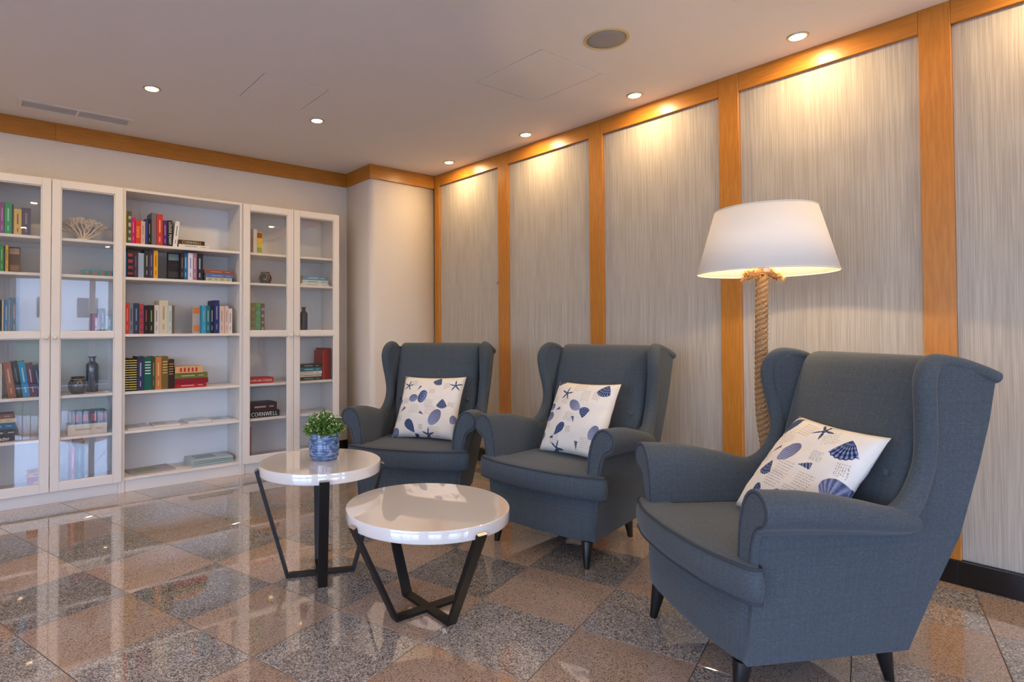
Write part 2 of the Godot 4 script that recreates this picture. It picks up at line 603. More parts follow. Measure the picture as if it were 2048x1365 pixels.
func build_ceiling_fittings() -> void:
	var spots := [Vector2(0.021, 0.724), Vector2(1.006, 0.816), Vector2(2.316, 0.577), Vector2(2.316, 1.444), Vector2(2.316, 2.326), Vector2(2.316, 3.208), Vector2(2.316, 4.09), Vector2(2.316, 4.97), Vector2(2.316, 5.85), Vector2(-0.96, 0.72), Vector2(-1.95, 0.72), Vector2(-2.9, 0.72), Vector2(-0.3, 3.3), Vector2(-1.6, 3.0), Vector2(-2.9, 3.0), Vector2(0.9, 4.6), Vector2(-0.3, 5.2), Vector2(-1.6, 5.2), Vector2(-2.9, 5.2), Vector2(0.9, 6.6), Vector2(-1.2, 6.8)]  # spots past the labelled ones are unseen, added as warm fill light
	var label := ["recessed ceiling downlight beside the air vent", "recessed ceiling downlight beside the smaller access hatch", "recessed ceiling downlight in the corner by the white pier", "recessed ceiling downlight above the panel next to the service door", "recessed ceiling downlight beside the round loudspeaker, along the panelled wall", "recessed ceiling downlight above the rope floor lamp"]
	var ring := G.new()
	ring.lathe([[0.047, 0.0], [0.047, -0.003], [0.043, -0.006], [0.037, -0.005], [0.036, -0.002]], 28, Vector3.ZERO)
	var ring_mesh := ring.mesh()
	var disc := G.new()
	disc.lathe([[0.0345, -0.0025], [0.034, -0.0062], [0.02, -0.0078]], 24, Vector3.ZERO)
	var disc_mesh := disc.mesh()
	M.glow = mat(rgb(255, 240, 215), 0.4)
	M.glow.emission_enabled = true
	M.glow.emission = Color(1.0, 0.87, 0.66)
	M.glow.emission_energy_multiplier = 6.0
	for k in spots.size():
		var t := thing("ceiling_downlight", label[k] if k < label.size() else "unseen ceiling downlight added to fill the room with warm light", "downlight", Vector3(spots[k].x, CEIL, spots[k].y), 0, "recessed downlights in the ceiling")
		same("ring", ring_mesh, M.brushed, t)
		same("lamp_lens", disc_mesh, M.glow, t)
		var l := AreaLight3D.new()
		l.name = "lamp_beam"
		l.area_size = Vector2(0.05, 0.05)
		l.light_color = Color(1.0, 0.85, 0.64)
		l.light_energy = 0.5
		l.area_range = 12.0
		l.shadow_enabled = true
		t.add_child(l)
		l.position = Vector3(0, -0.009, 0)
		l.rotation.x = -PI / 2
	# loudspeaker
	var sp := thing("ceiling_loudspeaker", "round grey loudspeaker grille with a cream rim in the ceiling", "loudspeaker", Vector3(1.612, CEIL, 2.645))
	var s := G.new()
	s.lathe([[0.105, 0.0], [0.105, -0.004], [0.1, -0.007], [0.093, -0.006], [0.091, -0.001]], 40, Vector3.ZERO)
	obj("rim", s, M.brass, sp)
	s = G.new()
	s.lathe([[0.0905, -0.0005], [0.09, -0.004], [0.06, -0.0055], [0.02, -0.006]], 40, Vector3.ZERO)
	obj("grille", s, mat(rgb(150, 146, 142), 0.7), sp)
	# air vent: frame, two banks of slats and a bar between them
	var v := thing("air_vent", "long white ceiling air vent with two banks of slats", "air vent", Vector3(-0.2685, CEIL, 0.03))
	s = G.new()
	for b in [[-0.312, 0.312, -0.083, -0.062], [-0.312, 0.312, 0.062, 0.083], [-0.312, -0.288, -0.0615, 0.0615], [0.288, 0.312, -0.0615, 0.0615], [-0.009, 0.009, -0.0615, 0.0615]]:
		s.box(Vector3((b[0] + b[1]) / 2, -0.004, (b[2] + b[3]) / 2), Vector3(b[1] - b[0], 0.008, b[3] - b[2]), 0.0015)
	obj("frame", s, mat(rgb(226, 220, 210), 0.45), v)
	obj("backing", span(Vector3(-0.287, -0.0012, -0.0615), Vector3(0.287, -0.0002, 0.0615)), mat(rgb(190, 186, 180), 0.8), v)
	for side in [-1, 1]:
		for k in 7:
			var sl := G.new()
			sl.box(Vector3(side * 0.148, -0.0048, -0.051 + 0.017 * k), Vector3(0.274, 0.0014, 0.0125), 0.0, Basis(Vector3.RIGHT, 0.15))
			obj("slat", sl, M.slat, v)
	# square panel lamp let into the ceiling near the floor lamp
	var pl := thing("ceiling_panel_lamp", "square white panel lamp let into the ceiling", "panel lamp", Vector3(1.476, CEIL, 3.45))
	s = G.new()
	for b in [[-0.299, 0.299, -0.299, -0.275], [-0.299, 0.299, 0.275, 0.299], [-0.299, -0.275, -0.2745, 0.2745], [0.275, 0.299, -0.2745, 0.2745]]:
		s.box(Vector3((b[0] + b[1]) / 2, 0.002, (b[2] + b[3]) / 2), Vector3(b[1] - b[0], 0.01, b[3] - b[2]), 0.001)
	obj("frame", s, M.white, pl)
	var pm := mat(rgb(225, 234, 242), 0.5)
	pm.emission_enabled = true
	pm.emission = Color(0.78, 0.89, 1.0)
	pm.emission_energy_multiplier = 0.45
	obj("lamp_diffuser", span(Vector3(-0.2745, 0.001, -0.2745), Vector3(0.2745, 0.006, 0.2745)), pm, pl)
	var al := AreaLight3D.new()
	al.name = "panel_light"
	al.area_size = Vector2(0.54, 0.54)
	al.light_color = Color(0.86, 0.93, 1.0)
	al.light_energy = 0.05
	al.area_range = 12.0
	al.shadow_enabled = true
	pl.add_child(al)
	al.position = Vector3(0, -0.006, 0)
	al.rotation.x = -PI / 2

func window(called: String, w: float, h: float, mullions: Array, at: Vector3, turn: float) -> void:
	var t := Node3D.new()
	t.name = called
	add_child(t)
	t.position = at
	t.rotation.y = turn
	t.set_meta("kind", "structure")
	var fr := mat(rgb(226, 224, 220), 0.4)
	for b in [[0.0, w, 0.0, 0.06], [0.0, w, h - 0.06, h], [0.0, 0.06, 0.0605, h - 0.0605], [w - 0.06, w, 0.0605, h - 0.0605]]:
		obj("window_frame", span(Vector3(b[0], b[2], -0.03), Vector3(b[1], b[3], 0.03), 0.003), fr, t)
	var edges := [0.06]
	for m in mullions:
		obj("mullion", span(Vector3(m - 0.045, 0.0605, -0.03), Vector3(m + 0.045, h - 0.0605, 0.03), 0.003), fr, t)
		edges.append(m - 0.045)
		edges.append(m + 0.045)
	edges.append(w - 0.06)
	for k in range(0, edges.size(), 2):
		obj("pane", span(Vector3(edges[k] + 0.0005, 0.061, -0.003), Vector3(edges[k + 1] - 0.0005, h - 0.061, 0.003)), M.glass, t)

func build_windows() -> void:
	window("window_1", 2.54, 1.97, [1.17, 1.9], Vector3(-0.34, 0.05, ZF + 0.1), 0)
	window("window_2", 1.9, 1.97, [0.95], Vector3(-3.1, 0.05, ZF + 0.1), 0)  # second rear window, unseen, added to let in more daylight
	window("window_3", 3.6, 2.09, [1.2, 2.4], Vector3(XL - 0.1, 0.06, 6.5), PI / 2)
	# sheer curtains beside the rear glazing
	var cm := mat(rgb(236, 234, 230), 0.9, 0, 0.1)
	cm.backlight_enabled = true
	cm.backlight = Color(0.7, 0.7, 0.7).linear_to_srgb()
	for e in [[-0.75, -0.3, "white sheer curtain gathered beside the window, towards the left wall"], [1.05, 1.5, "white sheer curtain gathered beside the window, towards the panelled wall"]]:
		var s := G.new()
		var rings := []
		for y in [0.03, 0.7, 1.4, 2.1]:
			var r := PackedVector3Array()
			for k in 61:
				r.append(Vector3(lerpf(e[0], e[1], k / 60.0), y, ZF - 0.09 + 0.03 * sin(k * 0.78)))
			for k in range(60, -1, -1):
				r.append(Vector3(lerpf(e[0], e[1], k / 60.0), y, ZF - 0.088 + 0.03 * sin(k * 0.78)))
			rings.append(r)
		s.loft(rings, 1, false)
		var c := obj("sheer_curtain", s, cm)
		tag(c, e[2], "curtain", "sheer curtains")
	struct("curtain_rail", span(Vector3(-0.9, 2.1, ZF - 0.11), Vector3(1.65, 2.125, ZF - 0.07), 0.003), M.white)

func build_outside() -> void:
	# what the cabinet glass mirrors: terrace, railing, hedge and white houses
	struct("ground", span(Vector3(-90, -0.6, -60), Vector3(90, -0.25, 160)), mat(rgb(150, 146, 128), 0.9))
	struct("terrace", span(Vector3(-9, -0.245, ZB - 0.3), Vector3(5, -0.105, ZF + 2.2), 0.01), mat(rgb(196, 188, 176), 0.7))
	var rail := thing("balcony_railing", "grey metal balcony railing with thin upright bars outside the window", "railing", Vector3(0, -0.105, ZF + 1.9))
	var rm := mat(rgb(92, 98, 106), 0.4, 0.5)
	obj("top_rail", span(Vector3(-4, 1.12, -0.02), Vector3(4, 1.16, 0.02), 0.004), rm, rail)
	obj("bottom_rail", span(Vector3(-4, 0.1, -0.015), Vector3(4, 0.13, 0.015), 0.004), rm, rail)
	obj("post", span(Vector3(-4, 0, -0.02), Vector3(-3.96, 1.119, 0.02)), rm, rail)
	obj("post", span(Vector3(3.96, 0, -0.02), Vector3(4, 1.119, 0.02)), rm, rail)
	var bar := span(Vector3(-0.008, 0.1305, -0.008), Vector3(0.008, 1.1195, 0.008)).mesh()
	for k in 62:
		same("bar", bar, rm, rail, Transform3D(Basis(), Vector3(-3.84 + k * 0.125, 0, 0)))
	var wm := mat(rgb(240, 236, 228), 0.8)
	var roof := mat(rgb(190, 120, 84), 0.8)
	var dark := mat(rgb(70, 82, 96), 0.3)
	var rng := RandomNumberGenerator.new()
	rng.seed = 11
	var hl := ["white flat-roofed house mirrored in the cabinet glass", "white house with a tiled roof mirrored in the glass", "long white house behind the hedge, mirrored in the glass", "tall white house up the slope, mirrored in the glass", "low white house at the end of the row, mirrored"]
	for k in 5:
		var hh := 4.2 + 0.7 * (k % 3)
		var t := thing("house", hl[k], "house", Vector3(-14 + k * 9.5, -0.25, 44 + 5 * (k % 2)), 0, "white houses outside")
		obj("walls", span(Vector3(-3.8, 0, -3), Vector3(3.8, hh, 3)), wm, t)
		var s := G.new()
		s.plate(PackedVector2Array([Vector2(-4.2, hh), Vector2(4.2, hh), Vector2(0, hh + 1.1)]), func(q): return Vector3(q.x, q.y, -3.3), func(q): return Vector3(q.x, q.y, 3.3))
		obj("roof", s, roof, t)
		for i in 3:
			obj("window", span(Vector3(-2.9 + i * 2.2, 2.2, -3.03), Vector3(-1.7 + i * 2.2, 3.5, -3.001)), dark, t)
	var hs := G.new()
	var rings := []
	for i in 41:
		var r := PackedVector3Array()
		for k in 10:
			var a := TAU * k / 10
			var rad := 0.75 + rng.randf_range(-0.12, 0.12)
			r.append(Vector3(-14 + i * 0.8, maxf(-0.25, 0.3 + sin(a) * rad), 14 + cos(a) * rad))
		rings.append(r)
	hs.loft(rings, 1)
	tag(obj("hedge", hs, mat(rgb(84, 104, 58), 0.9)), "clipped green hedge beyond the balcony railing", "hedge")

# ---------------------------------------------------------------- bookcases
const SHELF := {1: 1.655, 2: 1.427, 3: 1.047, 4: 0.664, 5: 0.404, 6: 0.096}

func build_bookcases() -> void:
	for e in [[-0.8, true, "white glass-doored bookcase holding the coral"], [0.0, false, "white open bookcase between the two glass-doored ones"], [0.8, true, "white glass-doored bookcase beside the white pier"]]:
		var t := thing("bookcase", e[2], "bookcase", Vector3(e[0], 0, 0), 0, "white bookcases along the back wall")
		obj("side_panel", span(Vector3(0.0004, 0, -0.28), Vector3(0.0185, 2.02, 0), 0.0012), M.white, t)
		obj("side_panel", span(Vector3(0.7815, 0, -0.28), Vector3(0.7996, 2.02, 0), 0.0012), M.white, t)
		obj("top_panel", span(Vector3(0.0187, 2.001, -0.279), Vector3(0.7813, 2.02, 0), 0.0012), M.white, t)
		obj("back_panel", span(Vector3(0.0187, 0.0, -0.2795), Vector3(0.7813, 2.0, -0.273)), M.cabinet_back, t)
		obj("plinth", span(Vector3(0.0187, 0, -0.03), Vector3(0.7813, 0.0775, -0.012), 0.001), M.white, t)
		for k in SHELF:
			obj("shelf", span(Vector3(0.0188, SHELF[k] - 0.018, -0.2725), Vector3(0.7812, SHELF[k], -0.0015), 0.0012), M.white, t)
		if not e[1]:
			continue
		for d in 2:
			var x0 := 0.0015 + 0.4 * d
			var x1 := x0 + 0.3965
			var s := G.new()
			var st := 0.048
			for b in [[x0, x0 + st, 0.077, 2.014], [x1 - st, x1, 0.077, 2.014], [x0 + st, x1 - st, 0.077, 0.128], [x0 + st, x1 - st, 1.023, 1.063], [x0 + st, x1 - st, 1.966, 2.014]]:
				s.box(Vector3((b[0] + b[1]) / 2, (b[2] + b[3]) / 2, 0.0115), Vector3(b[1] - b[0], b[3] - b[2], 0.019), 0.002)
			# slim glazing beads
			for y in [[0.128, 1.023], [1.063, 1.966]]:
				for b in [[x0 + st, x0 + st + 0.006, y[0], y[1]], [x1 - st - 0.006, x1 - st, y[0], y[1]], [x0 + st, x1 - st, y[0], y[0] + 0.006], [x0 + st, x1 - st, y[1] - 0.006, y[1]]]:
					s.box(Vector3((b[0] + b[1]) / 2, (b[2] + b[3]) / 2, 0.0095), Vector3(b[1] - b[0], b[3] - b[2], 0.011), 0.001)
			var door := obj("door", s, M.white, t)
			for y in [[0.134, 1.017], [1.069, 1.96]]:
				obj("glass_pane", span(Vector3(x0 + st + 0.0062, y[0] + 0.0002, 0.0075), Vector3(x1 - st - 0.0062, y[1] - 0.0002, 0.0112)), M.glass, door)
			var kn := G.new()
			kn.lathe([[0.006, 0.0], [0.006, 0.006], [0.013, 0.01], [0.0135, 0.015], [0.009, 0.0185]], 16, Vector3(x1 - 0.022 if d == 0 else x0 + 0.022, 1.03, 0.0212), 1, -1, Basis(Vector3.RIGHT, PI / 2))
			obj("knob", kn, M.white, door)

# unit, shelf, kind (u upright, l lying, f cover to the front), x0, x1, height above the shelf, size, colour, what it looks like, print, print colour, lean
const BOOKS := [
	["o", 1, "u", 0.023, 0.0333, 0, 0.218, "8f8a3a", "olive yellow", "", "", 0],
	["o", 1, "u", 0.0339, 0.0567, 0, 0.217, "565b4c", "dark green patchwork", "#", "d9c99a", 0],
	["o", 1, "u", 0.0576, 0.0812, 0, 0.179, "c3276a", "magenta", "|", "f0b0c8", 0],
	["o", 1, "u", 0.0819, 0.1149, 0, 0.162, "cc3a22", "red and orange", "Dance", "f5c860", 0],
	["o", 1, "u", 0.1155, 0.1432, 0, 0.16, "cbbba6", "cream", "|", "8a6f60", 0],
	["o", 1, "u", 0.1437, 0.1573, 0, 0.177, "2f3a86", "thin blue", "", "", 0],
	["o", 1, "u", 0.1579, 0.1823, 0, 0.179, "17171b", "gold-lettered black", "|", "c9a04a", 0],
	["o", 1, "u", 0.1827, 0.2131, 0, 0.225, "68686e", "tall dark grey", "|", "c8404a", 0],
	["o", 1, "u", 0.2152, 0.2532, 0, 0.219, "c2342a", "tall red", "|", "f0d8b0", 0],
	["o", 1, "u", 0.254, 0.2844, 0, 0.18, "4f2a72", "purple", "|", "d9b860", 0],
	["o", 1, "u", 0.285, 0.3156, 0, 0.181, "15171a", "white-lettered black", "LOUISE PENNY", "e8e8e8", 0],
	["o", 1, "u", 0.3177, 0.3463, 0, 0.181, "e2dfdc", "leaning white", "|", "333a44", -6],
	["o", 1, "l", 0.3575, 0.5679, 0, 0.024, "dcd8d0", "white", "|", "3a8a9a", 0],
	["o", 1, "l", 0.3575, 0.5359, 0.0244, 0.0304, "3d2d22", "dark brown", "CORNWELL", "d8c48c", 0],
	["o", 2, "u", 0.0246, 0.0315, 0, 0.17, "236ca4", "thin blue", "", "", 0],
	["o", 2, "u", 0.032, 0.0706, 0, 0.189, "242429", "black and red", "#", "c04050", 0],
	["o", 2, "u", 0.0713, 0.0999, 0, 0.178, "4a3236", "dark red", "|", "5a78b8", 0],
	["o", 2, "u", 0.1006, 0.1359, 0, 0.169, "98a8bc", "pale blue", "", "", 0],
	["o", 2, "u", 0.1364, 0.1691, 0, 0.189, "2b2f2c", "pale-lettered black", "|", "c8d0b8", 0],
	["o", 2, "u", 0.1697, 0.1956, 0, 0.194, "493a5e", "grey purple", "|", "a898b8", 0],
	["o", 2, "u", 0.1963, 0.2231, 0, 0.194, "dca318", "yellow", "|", "4a3a10", 0],
	["o", 2, "f", 0.2934, 0.3692, 0, 0.189, "232126", "wide black", "", "", 0],
	["o", 2, "u", 0.3698, 0.3928, 0, 0.189, "2a2426", "narrow black", "|", "b8a8a0", 0],
	["o", 2, "u", 0.3934, 0.4211, 0, 0.195, "22689f", "bright blue", "|", "e8f0f4", 0],
	["o", 2, "u", 0.4217, 0.4536, 0, 0.193, "d2d6e2", "blue-white", "|", "4058a0", 0],
	["o", 2, "u", 0.4542, 0.4809, 0, 0.196, "9c7088", "mauve", "|", "e8d8e0", 0],
	["o", 2, "u", 0.4815, 0.525, 0, 0.194, "202634", "navy", "|", "e0e4ea", 0],
	["o", 2, "l", 0.5447, 0.7312, 0, 0.0262, "b8b8a0", "cream and green", "#", "7a9a90", 0],
	["o", 2, "l", 0.5447, 0.7498, 0.0266, 0.0279, "4a70ac", "blue and orange", "|", "e8a860", 0],
	["o", 2, "l", 0.5367, 0.7413, 0.0549, 0.0278, "8f5040", "red-brown", "|", "d0a890", 0],
	["o", 3, "u", 0.0238, 0.0465, 0, 0.208, "d0402f", "bright red", "|", "f0c0b0", 0],
	["o", 3, "u", 0.0471, 0.0727, 0, 0.209, "777a85", "grey", "|", "202024", 0],
	["o", 3, "u", 0.0733, 0.1075, 0, 0.208, "2b3c4c", "slate blue", "|", "a8b4c0", 0],
	["o", 3, "u", 0.1081, 0.1356, 0, 0.203, "a83a34", "brick red", "#", "5a3a80", 0],
	["o", 3, "u", 0.1362, 0.1654, 0, 0.194, "19191d", "pink-lettered black", "|", "d84a70", 0],
	["o", 3, "u", 0.166, 0.2012, 0, 0.196, "1c1f1b", "lime-lettered black", "|", "b4d840", 0],
	["o", 3, "u", 0.2018, 0.2344, 0, 0.197, "ccc7c2", "pale grey", "|", "6a6060", 0],
	["o", 3, "u", 0.2349, 0.2907, 0, 0.231, "c6bea6", "thick tall cream", "|", "8a8474", 0],
	["o", 3, "u", 0.2915, 0.3168, 0, 0.195, "b4c6c0", "pale mint", "|", "68888a", 0],
	["o", 3, "u", 0.3174, 0.3333, 0, 0.196, "64544a", "thin brown", "", "", 0],
	["o", 3, "f", 0.4635, 0.5145, 0, 0.197, "aaa49f", "wide beige-grey", "", "", 0],
	["o", 3, "u", 0.5167, 0.5462, 0, 0.2, "2f94bc", "sky blue", "|", "e89a40", 0],
	["o", 3, "u", 0.5468, 0.575, 0, 0.201, "156878", "teal", "|", "d0e0e0", 0],
	["o", 3, "u", 0.5756, 0.604, 0, 0.204, "1a2438", "dark navy", "|", "e8e8f0", 0],
	["o", 3, "u", 0.6044, 0.6404, 0, 0.241, "26326e", "tall royal blue", "|", "b8c4e0", 0],
	["o", 3, "u", 0.6428, 0.6792, 0, 0.2, "cdbcb0", "cream pink", "|", "907870", 0],
	["o", 3, "u", 0.6806, 0.7074, 0, 0.201, "d4b8ac", "pale pink", "|", "a06a60", 0],
	["o", 3, "u", 0.7089, 0.7359, 0, 0.183, "d8d4d4", "short white", "|", "404450", 0],
	["o", 4, "u", 0.0206, 0.0477, 0, 0.218, "16130f", "narrow gold-banded black", "=", "d8b858", 0],
	["o", 4, "u", 0.0483, 0.0947, 0, 0.219, "16130f", "wide gold-banded black", "=", "d8b858", 0],
	["o", 4, "u", 0.0967, 0.1379, 0, 0.23, "2b3052", "navy", "|", "c8ccd8", 0],
	["o", 4, "u", 0.1385, 0.1885, 0, 0.226, "0f5a50", "green", "-", "dce8e4", 0],
	["o", 4, "u", 0.1891, 0.2107, 0, 0.227, "47472c", "narrow olive", "|", "b8a868", 0],
	["o", 4, "u", 0.2113, 0.2508, 0, 0.224, "bc7a42", "orange-tan", "|", "e8c890", 0],
	["o", 4, "u", 0.2514, 0.2937, 0, 0.225, "6d5a26", "olive gold", "-", "d8c070", 0],
	["o", 4, "u", 0.2944, 0.3333, 0, 0.204, "33201c", "dark brown", "-", "c8a060", 0],
	["o", 4, "l", 0.3376, 0.5529, 0, 0.0304, "a31f26", "white-lettered red", "|", "f0e0d8", 0],
	["o", 4, "l", 0.3376, 0.5648, 0.0308, 0.0338, "86182a", "crimson", "", "", 0],
	["o", 4, "l", 0.3376, 0.5614, 0.065, 0.0388, "6c6f34", "olive green", "|", "c8c898", 0],
	["o", 4, "l", 0.3392, 0.5275, 0.1042, 0.0456, "cfa472", "tan", "-", "b02a28", 0],
	["r", 1, "u", 0.8728, 0.8984, 0, 0.183, "786a72", "mauve grey", "", "", 0],
	["r", 1, "u", 0.899, 0.9304, 0, 0.186, "d8d4cc", "white", "", "", 0],
	["r", 1, "f", 0.931, 0.983, 0, 0.174, "c8b41e", "yellow and green", "", "", 0],
	["r", 2, "l", 1.2845, 1.5392, 0, 0.018, "dcdad2", "white-spined", "|", "444a4c", 0],
	["r", 2, "l", 1.3022, 1.5317, 0.0184, 0.0296, "c0d4d4", "pale teal", "|", "2c5a68", 0],
	["r", 2, "l", 1.3066, 1.5251, 0.0484, 0.0296, "5c8ca8", "blue", "|", "e8f0f0", 0],
	["r", 3, "u", 0.8741, 0.9196, 0, 0.23, "6a7048", "mossy green", "#", "a88848", 0],
	["r", 3, "u", 0.9202, 0.9597, 0, 0.231, "5f9a30", "lime and blue", "#", "2a88b8", 0],
	["r", 3, "u", 0.9603, 0.9906, 0, 0.228, "5c4038", "brown", "#", "c8b0a0", 0],
	["r", 4, "l", 0.8692, 1.0621, 0, 0.0415, "b8262a", "red", "HARLAN COBEN", "f4e8e0", 0],
	["r", 4, "l", 1.2803, 1.4739, 0, 0.0263, "26382f", "dark green", "|", "b8c8b8", 0],
	["r", 4, "l", 1.2803, 1.4739, 0.0267, 0.0228, "cfc6b4", "cream", "|", "5a4a40", 0],
	["r", 4, "l", 1.2803, 1.4739, 0.0498, 0.0228, "dcd8d2", "white", "|", "a04038", 0],
	["r", 4, "l", 1.2803, 1.471, 0.073, 0.0298, "1f6f7c", "teal", "|", "d0e8d8", 0],
	["r", 4, "l", 1.2803, 1.466, 0.1032, 0.0263, "1b1a1d", "black", "|", "e8e4e0", 0],
	["r", 4, "u", 1.4794, 1.5026, 0, 0.237, "9c1f24", "narrow dark red", "", "", 0],
	["r", 4, "u", 1.5052, 1.5487, 0, 0.256, "8a161c", "wide dark red", "", "", 0],
	["r", 5, "l", 0.8698, 1.1089, 0, 0.0481, "16161a", "black and white", "CORNWELL", "f0f0f0", 0],
	["r", 5, "l", 0.8698, 1.091, 0.0485, 0.0597, "3a1c20", "maroon", "|", "e0d0d0", 0],
	["r", 6, "u", 0.8662, 0.8849, 0, 0.239, "8a5034", "tan brown", "", "", 0],
	["l", 1, "u", -0.6566, -0.636, 0, 0.193, "80407c", "purple", "|", "e0c8dc", 0],
	["l", 1, "u", -0.6341, -0.5978, 0, 0.193, "209a56", "bright green", "|", "d8f0d8", 0],
	["l", 1, "u", -0.5971, -0.5899, 0, 0.185, "3a3a30", "thin dark", "", "", 0],
	["l", 1, "u", -0.5884, -0.5495, 0, 0.16, "d0b060", "cream yellow", "|", "5a4420", 0],
	["l", 1, "u", -0.549, -0.5028, 0, 0.172, "504a58", "thick grey", "|", "a8a0a8", 0],
	["l", 2, "u", -0.6544, -0.6371, 0, 0.165, "2f8a3a", "green", "|", "d8e8c8", 0],
	["l", 2, "u", -0.6364, -0.6287, 0, 0.158, "1a1a18", "thin black", "", "", 0],
	["l", 2, "u", -0.6281, -0.6138, 0, 0.163, "d2a81e", "yellow", "|", "3a3010", 0],
	["l", 2, "f", -0.6119, -0.5523, 0, 0.158, "5a4030", "brown picture-covered", "", "", 0],
	["l", 2, "l", -0.2254, -0.0415, 0, 0.0374, "2c8890", "teal patterned", "#", "c85a4a", 0],
	["l", 3, "u", -0.6516, -0.6426, 0, 0.211, "202024", "thin black", "", "", 0],
	["l", 3, "u", -0.6419, -0.6336, 0, 0.208, "c8bc9c", "thin cream", "", "", 0],
	["l", 3, "u", -0.6324, -0.6098, 0, 0.212, "2f78b4", "blue", "|", "e8d8a0", 0],
	["l", 3, "u", -0.6092, -0.6033, 0, 0.213, "b8a890", "thin beige", "", "", 0],
	["l", 3, "u", -0.6028, -0.5616, 0, 0.225, "4d7488", "thick slate-blue", "|", "d8a0a8", 0],
	["l", 3, "u", -0.1675, -0.1252, 0, 0.135, "8a6a92", "mauve", "|", "d8c8dc", 0],
	["l", 3, "u", -0.1226, -0.0927, 0, 0.17, "32383c", "dark grey", "|", "a0b0b8", 0],
	["l", 3, "u", -0.0918, -0.0422, 0, 0.119, "90b4c8", "pale blue", "|", "e8f0f4", 0],
	["l", 4, "u", -0.6483, -0.639, 0, 0.21, "c8c4bc", "white", "", "", 0],
	["l", 4, "u", -0.6339, -0.5934, 0, 0.213, "94583a", "brown", "|", "e0c8a8", 8],
	["l", 4, "u", -0.5915, -0.5626, 0, 0.223, "1d1d22", "black", "|", "8890a0", 8],
	["l", 4, "u", -0.5606, -0.5252, 0, 0.219, "2286b4", "turquoise", "|", "d8f0f4", 8],
	["l", 4, "u", -0.5232, -0.4853, 0, 0.207, "5a2848", "plum", "|", "e0c0d0", 8],
	["l", 4, "u", -0.4832, -0.456, 0, 0.194, "2b3664", "navy", "|", "b0b8d0", 8],
	["l", 5, "l", -0.745, -0.5501, 0, 0.0324, "2c181c", "maroon-black", "de vader", "f0ece8", 0],
	["l", 5, "l", -0.745, -0.5535, 0.0328, 0.0389, "17171b", "black", "|", "e8e8e8", 0],
	["l", 5, "l", -0.745, -0.567, 0.0722, 0.0406, "1c5a80", "blue", "|", "9cc0d8", 0],
	["l", 5, "l", -0.745, -0.5684, 0.1131, 0.0243, "c8b890", "beige", "|", "80704c", 0],
	["l", 5, "l", -0.745, -0.5771, 0.1379, 0.0276, "7a5444", "rust brown", "|", "d8c0a0", 0],
	["l", 5, "l", -0.2999, -0.0792, 0, 0.0653, "c4bca8", "thick cream", "|", "9a9080", 0],
	["l", 5, "l", -0.2815, -0.0792, 0.0657, 0.0776, "28405c", "thick dark blue", "#", "c04040", 0],
	["l", 6, "l", -0.5073, -0.349, 0, 0.0746, "a02c20", "thick red", "|", "e8a860", 0],
	["l", 6, "l", -0.5073, -0.3562, 0.075, 0.0282, "c8802c", "orange", "|", "602818", 0],
	["l", 6, "u", -0.2791, -0.262, 0, 0.235, "b0584c", "coral-red", "|", "e8c8c0", 0],
	["l", 6, "u", -0.2601, -0.2052, 0, 0.262, "22282a", "wide black", "|", "5a8a80", 0],
]

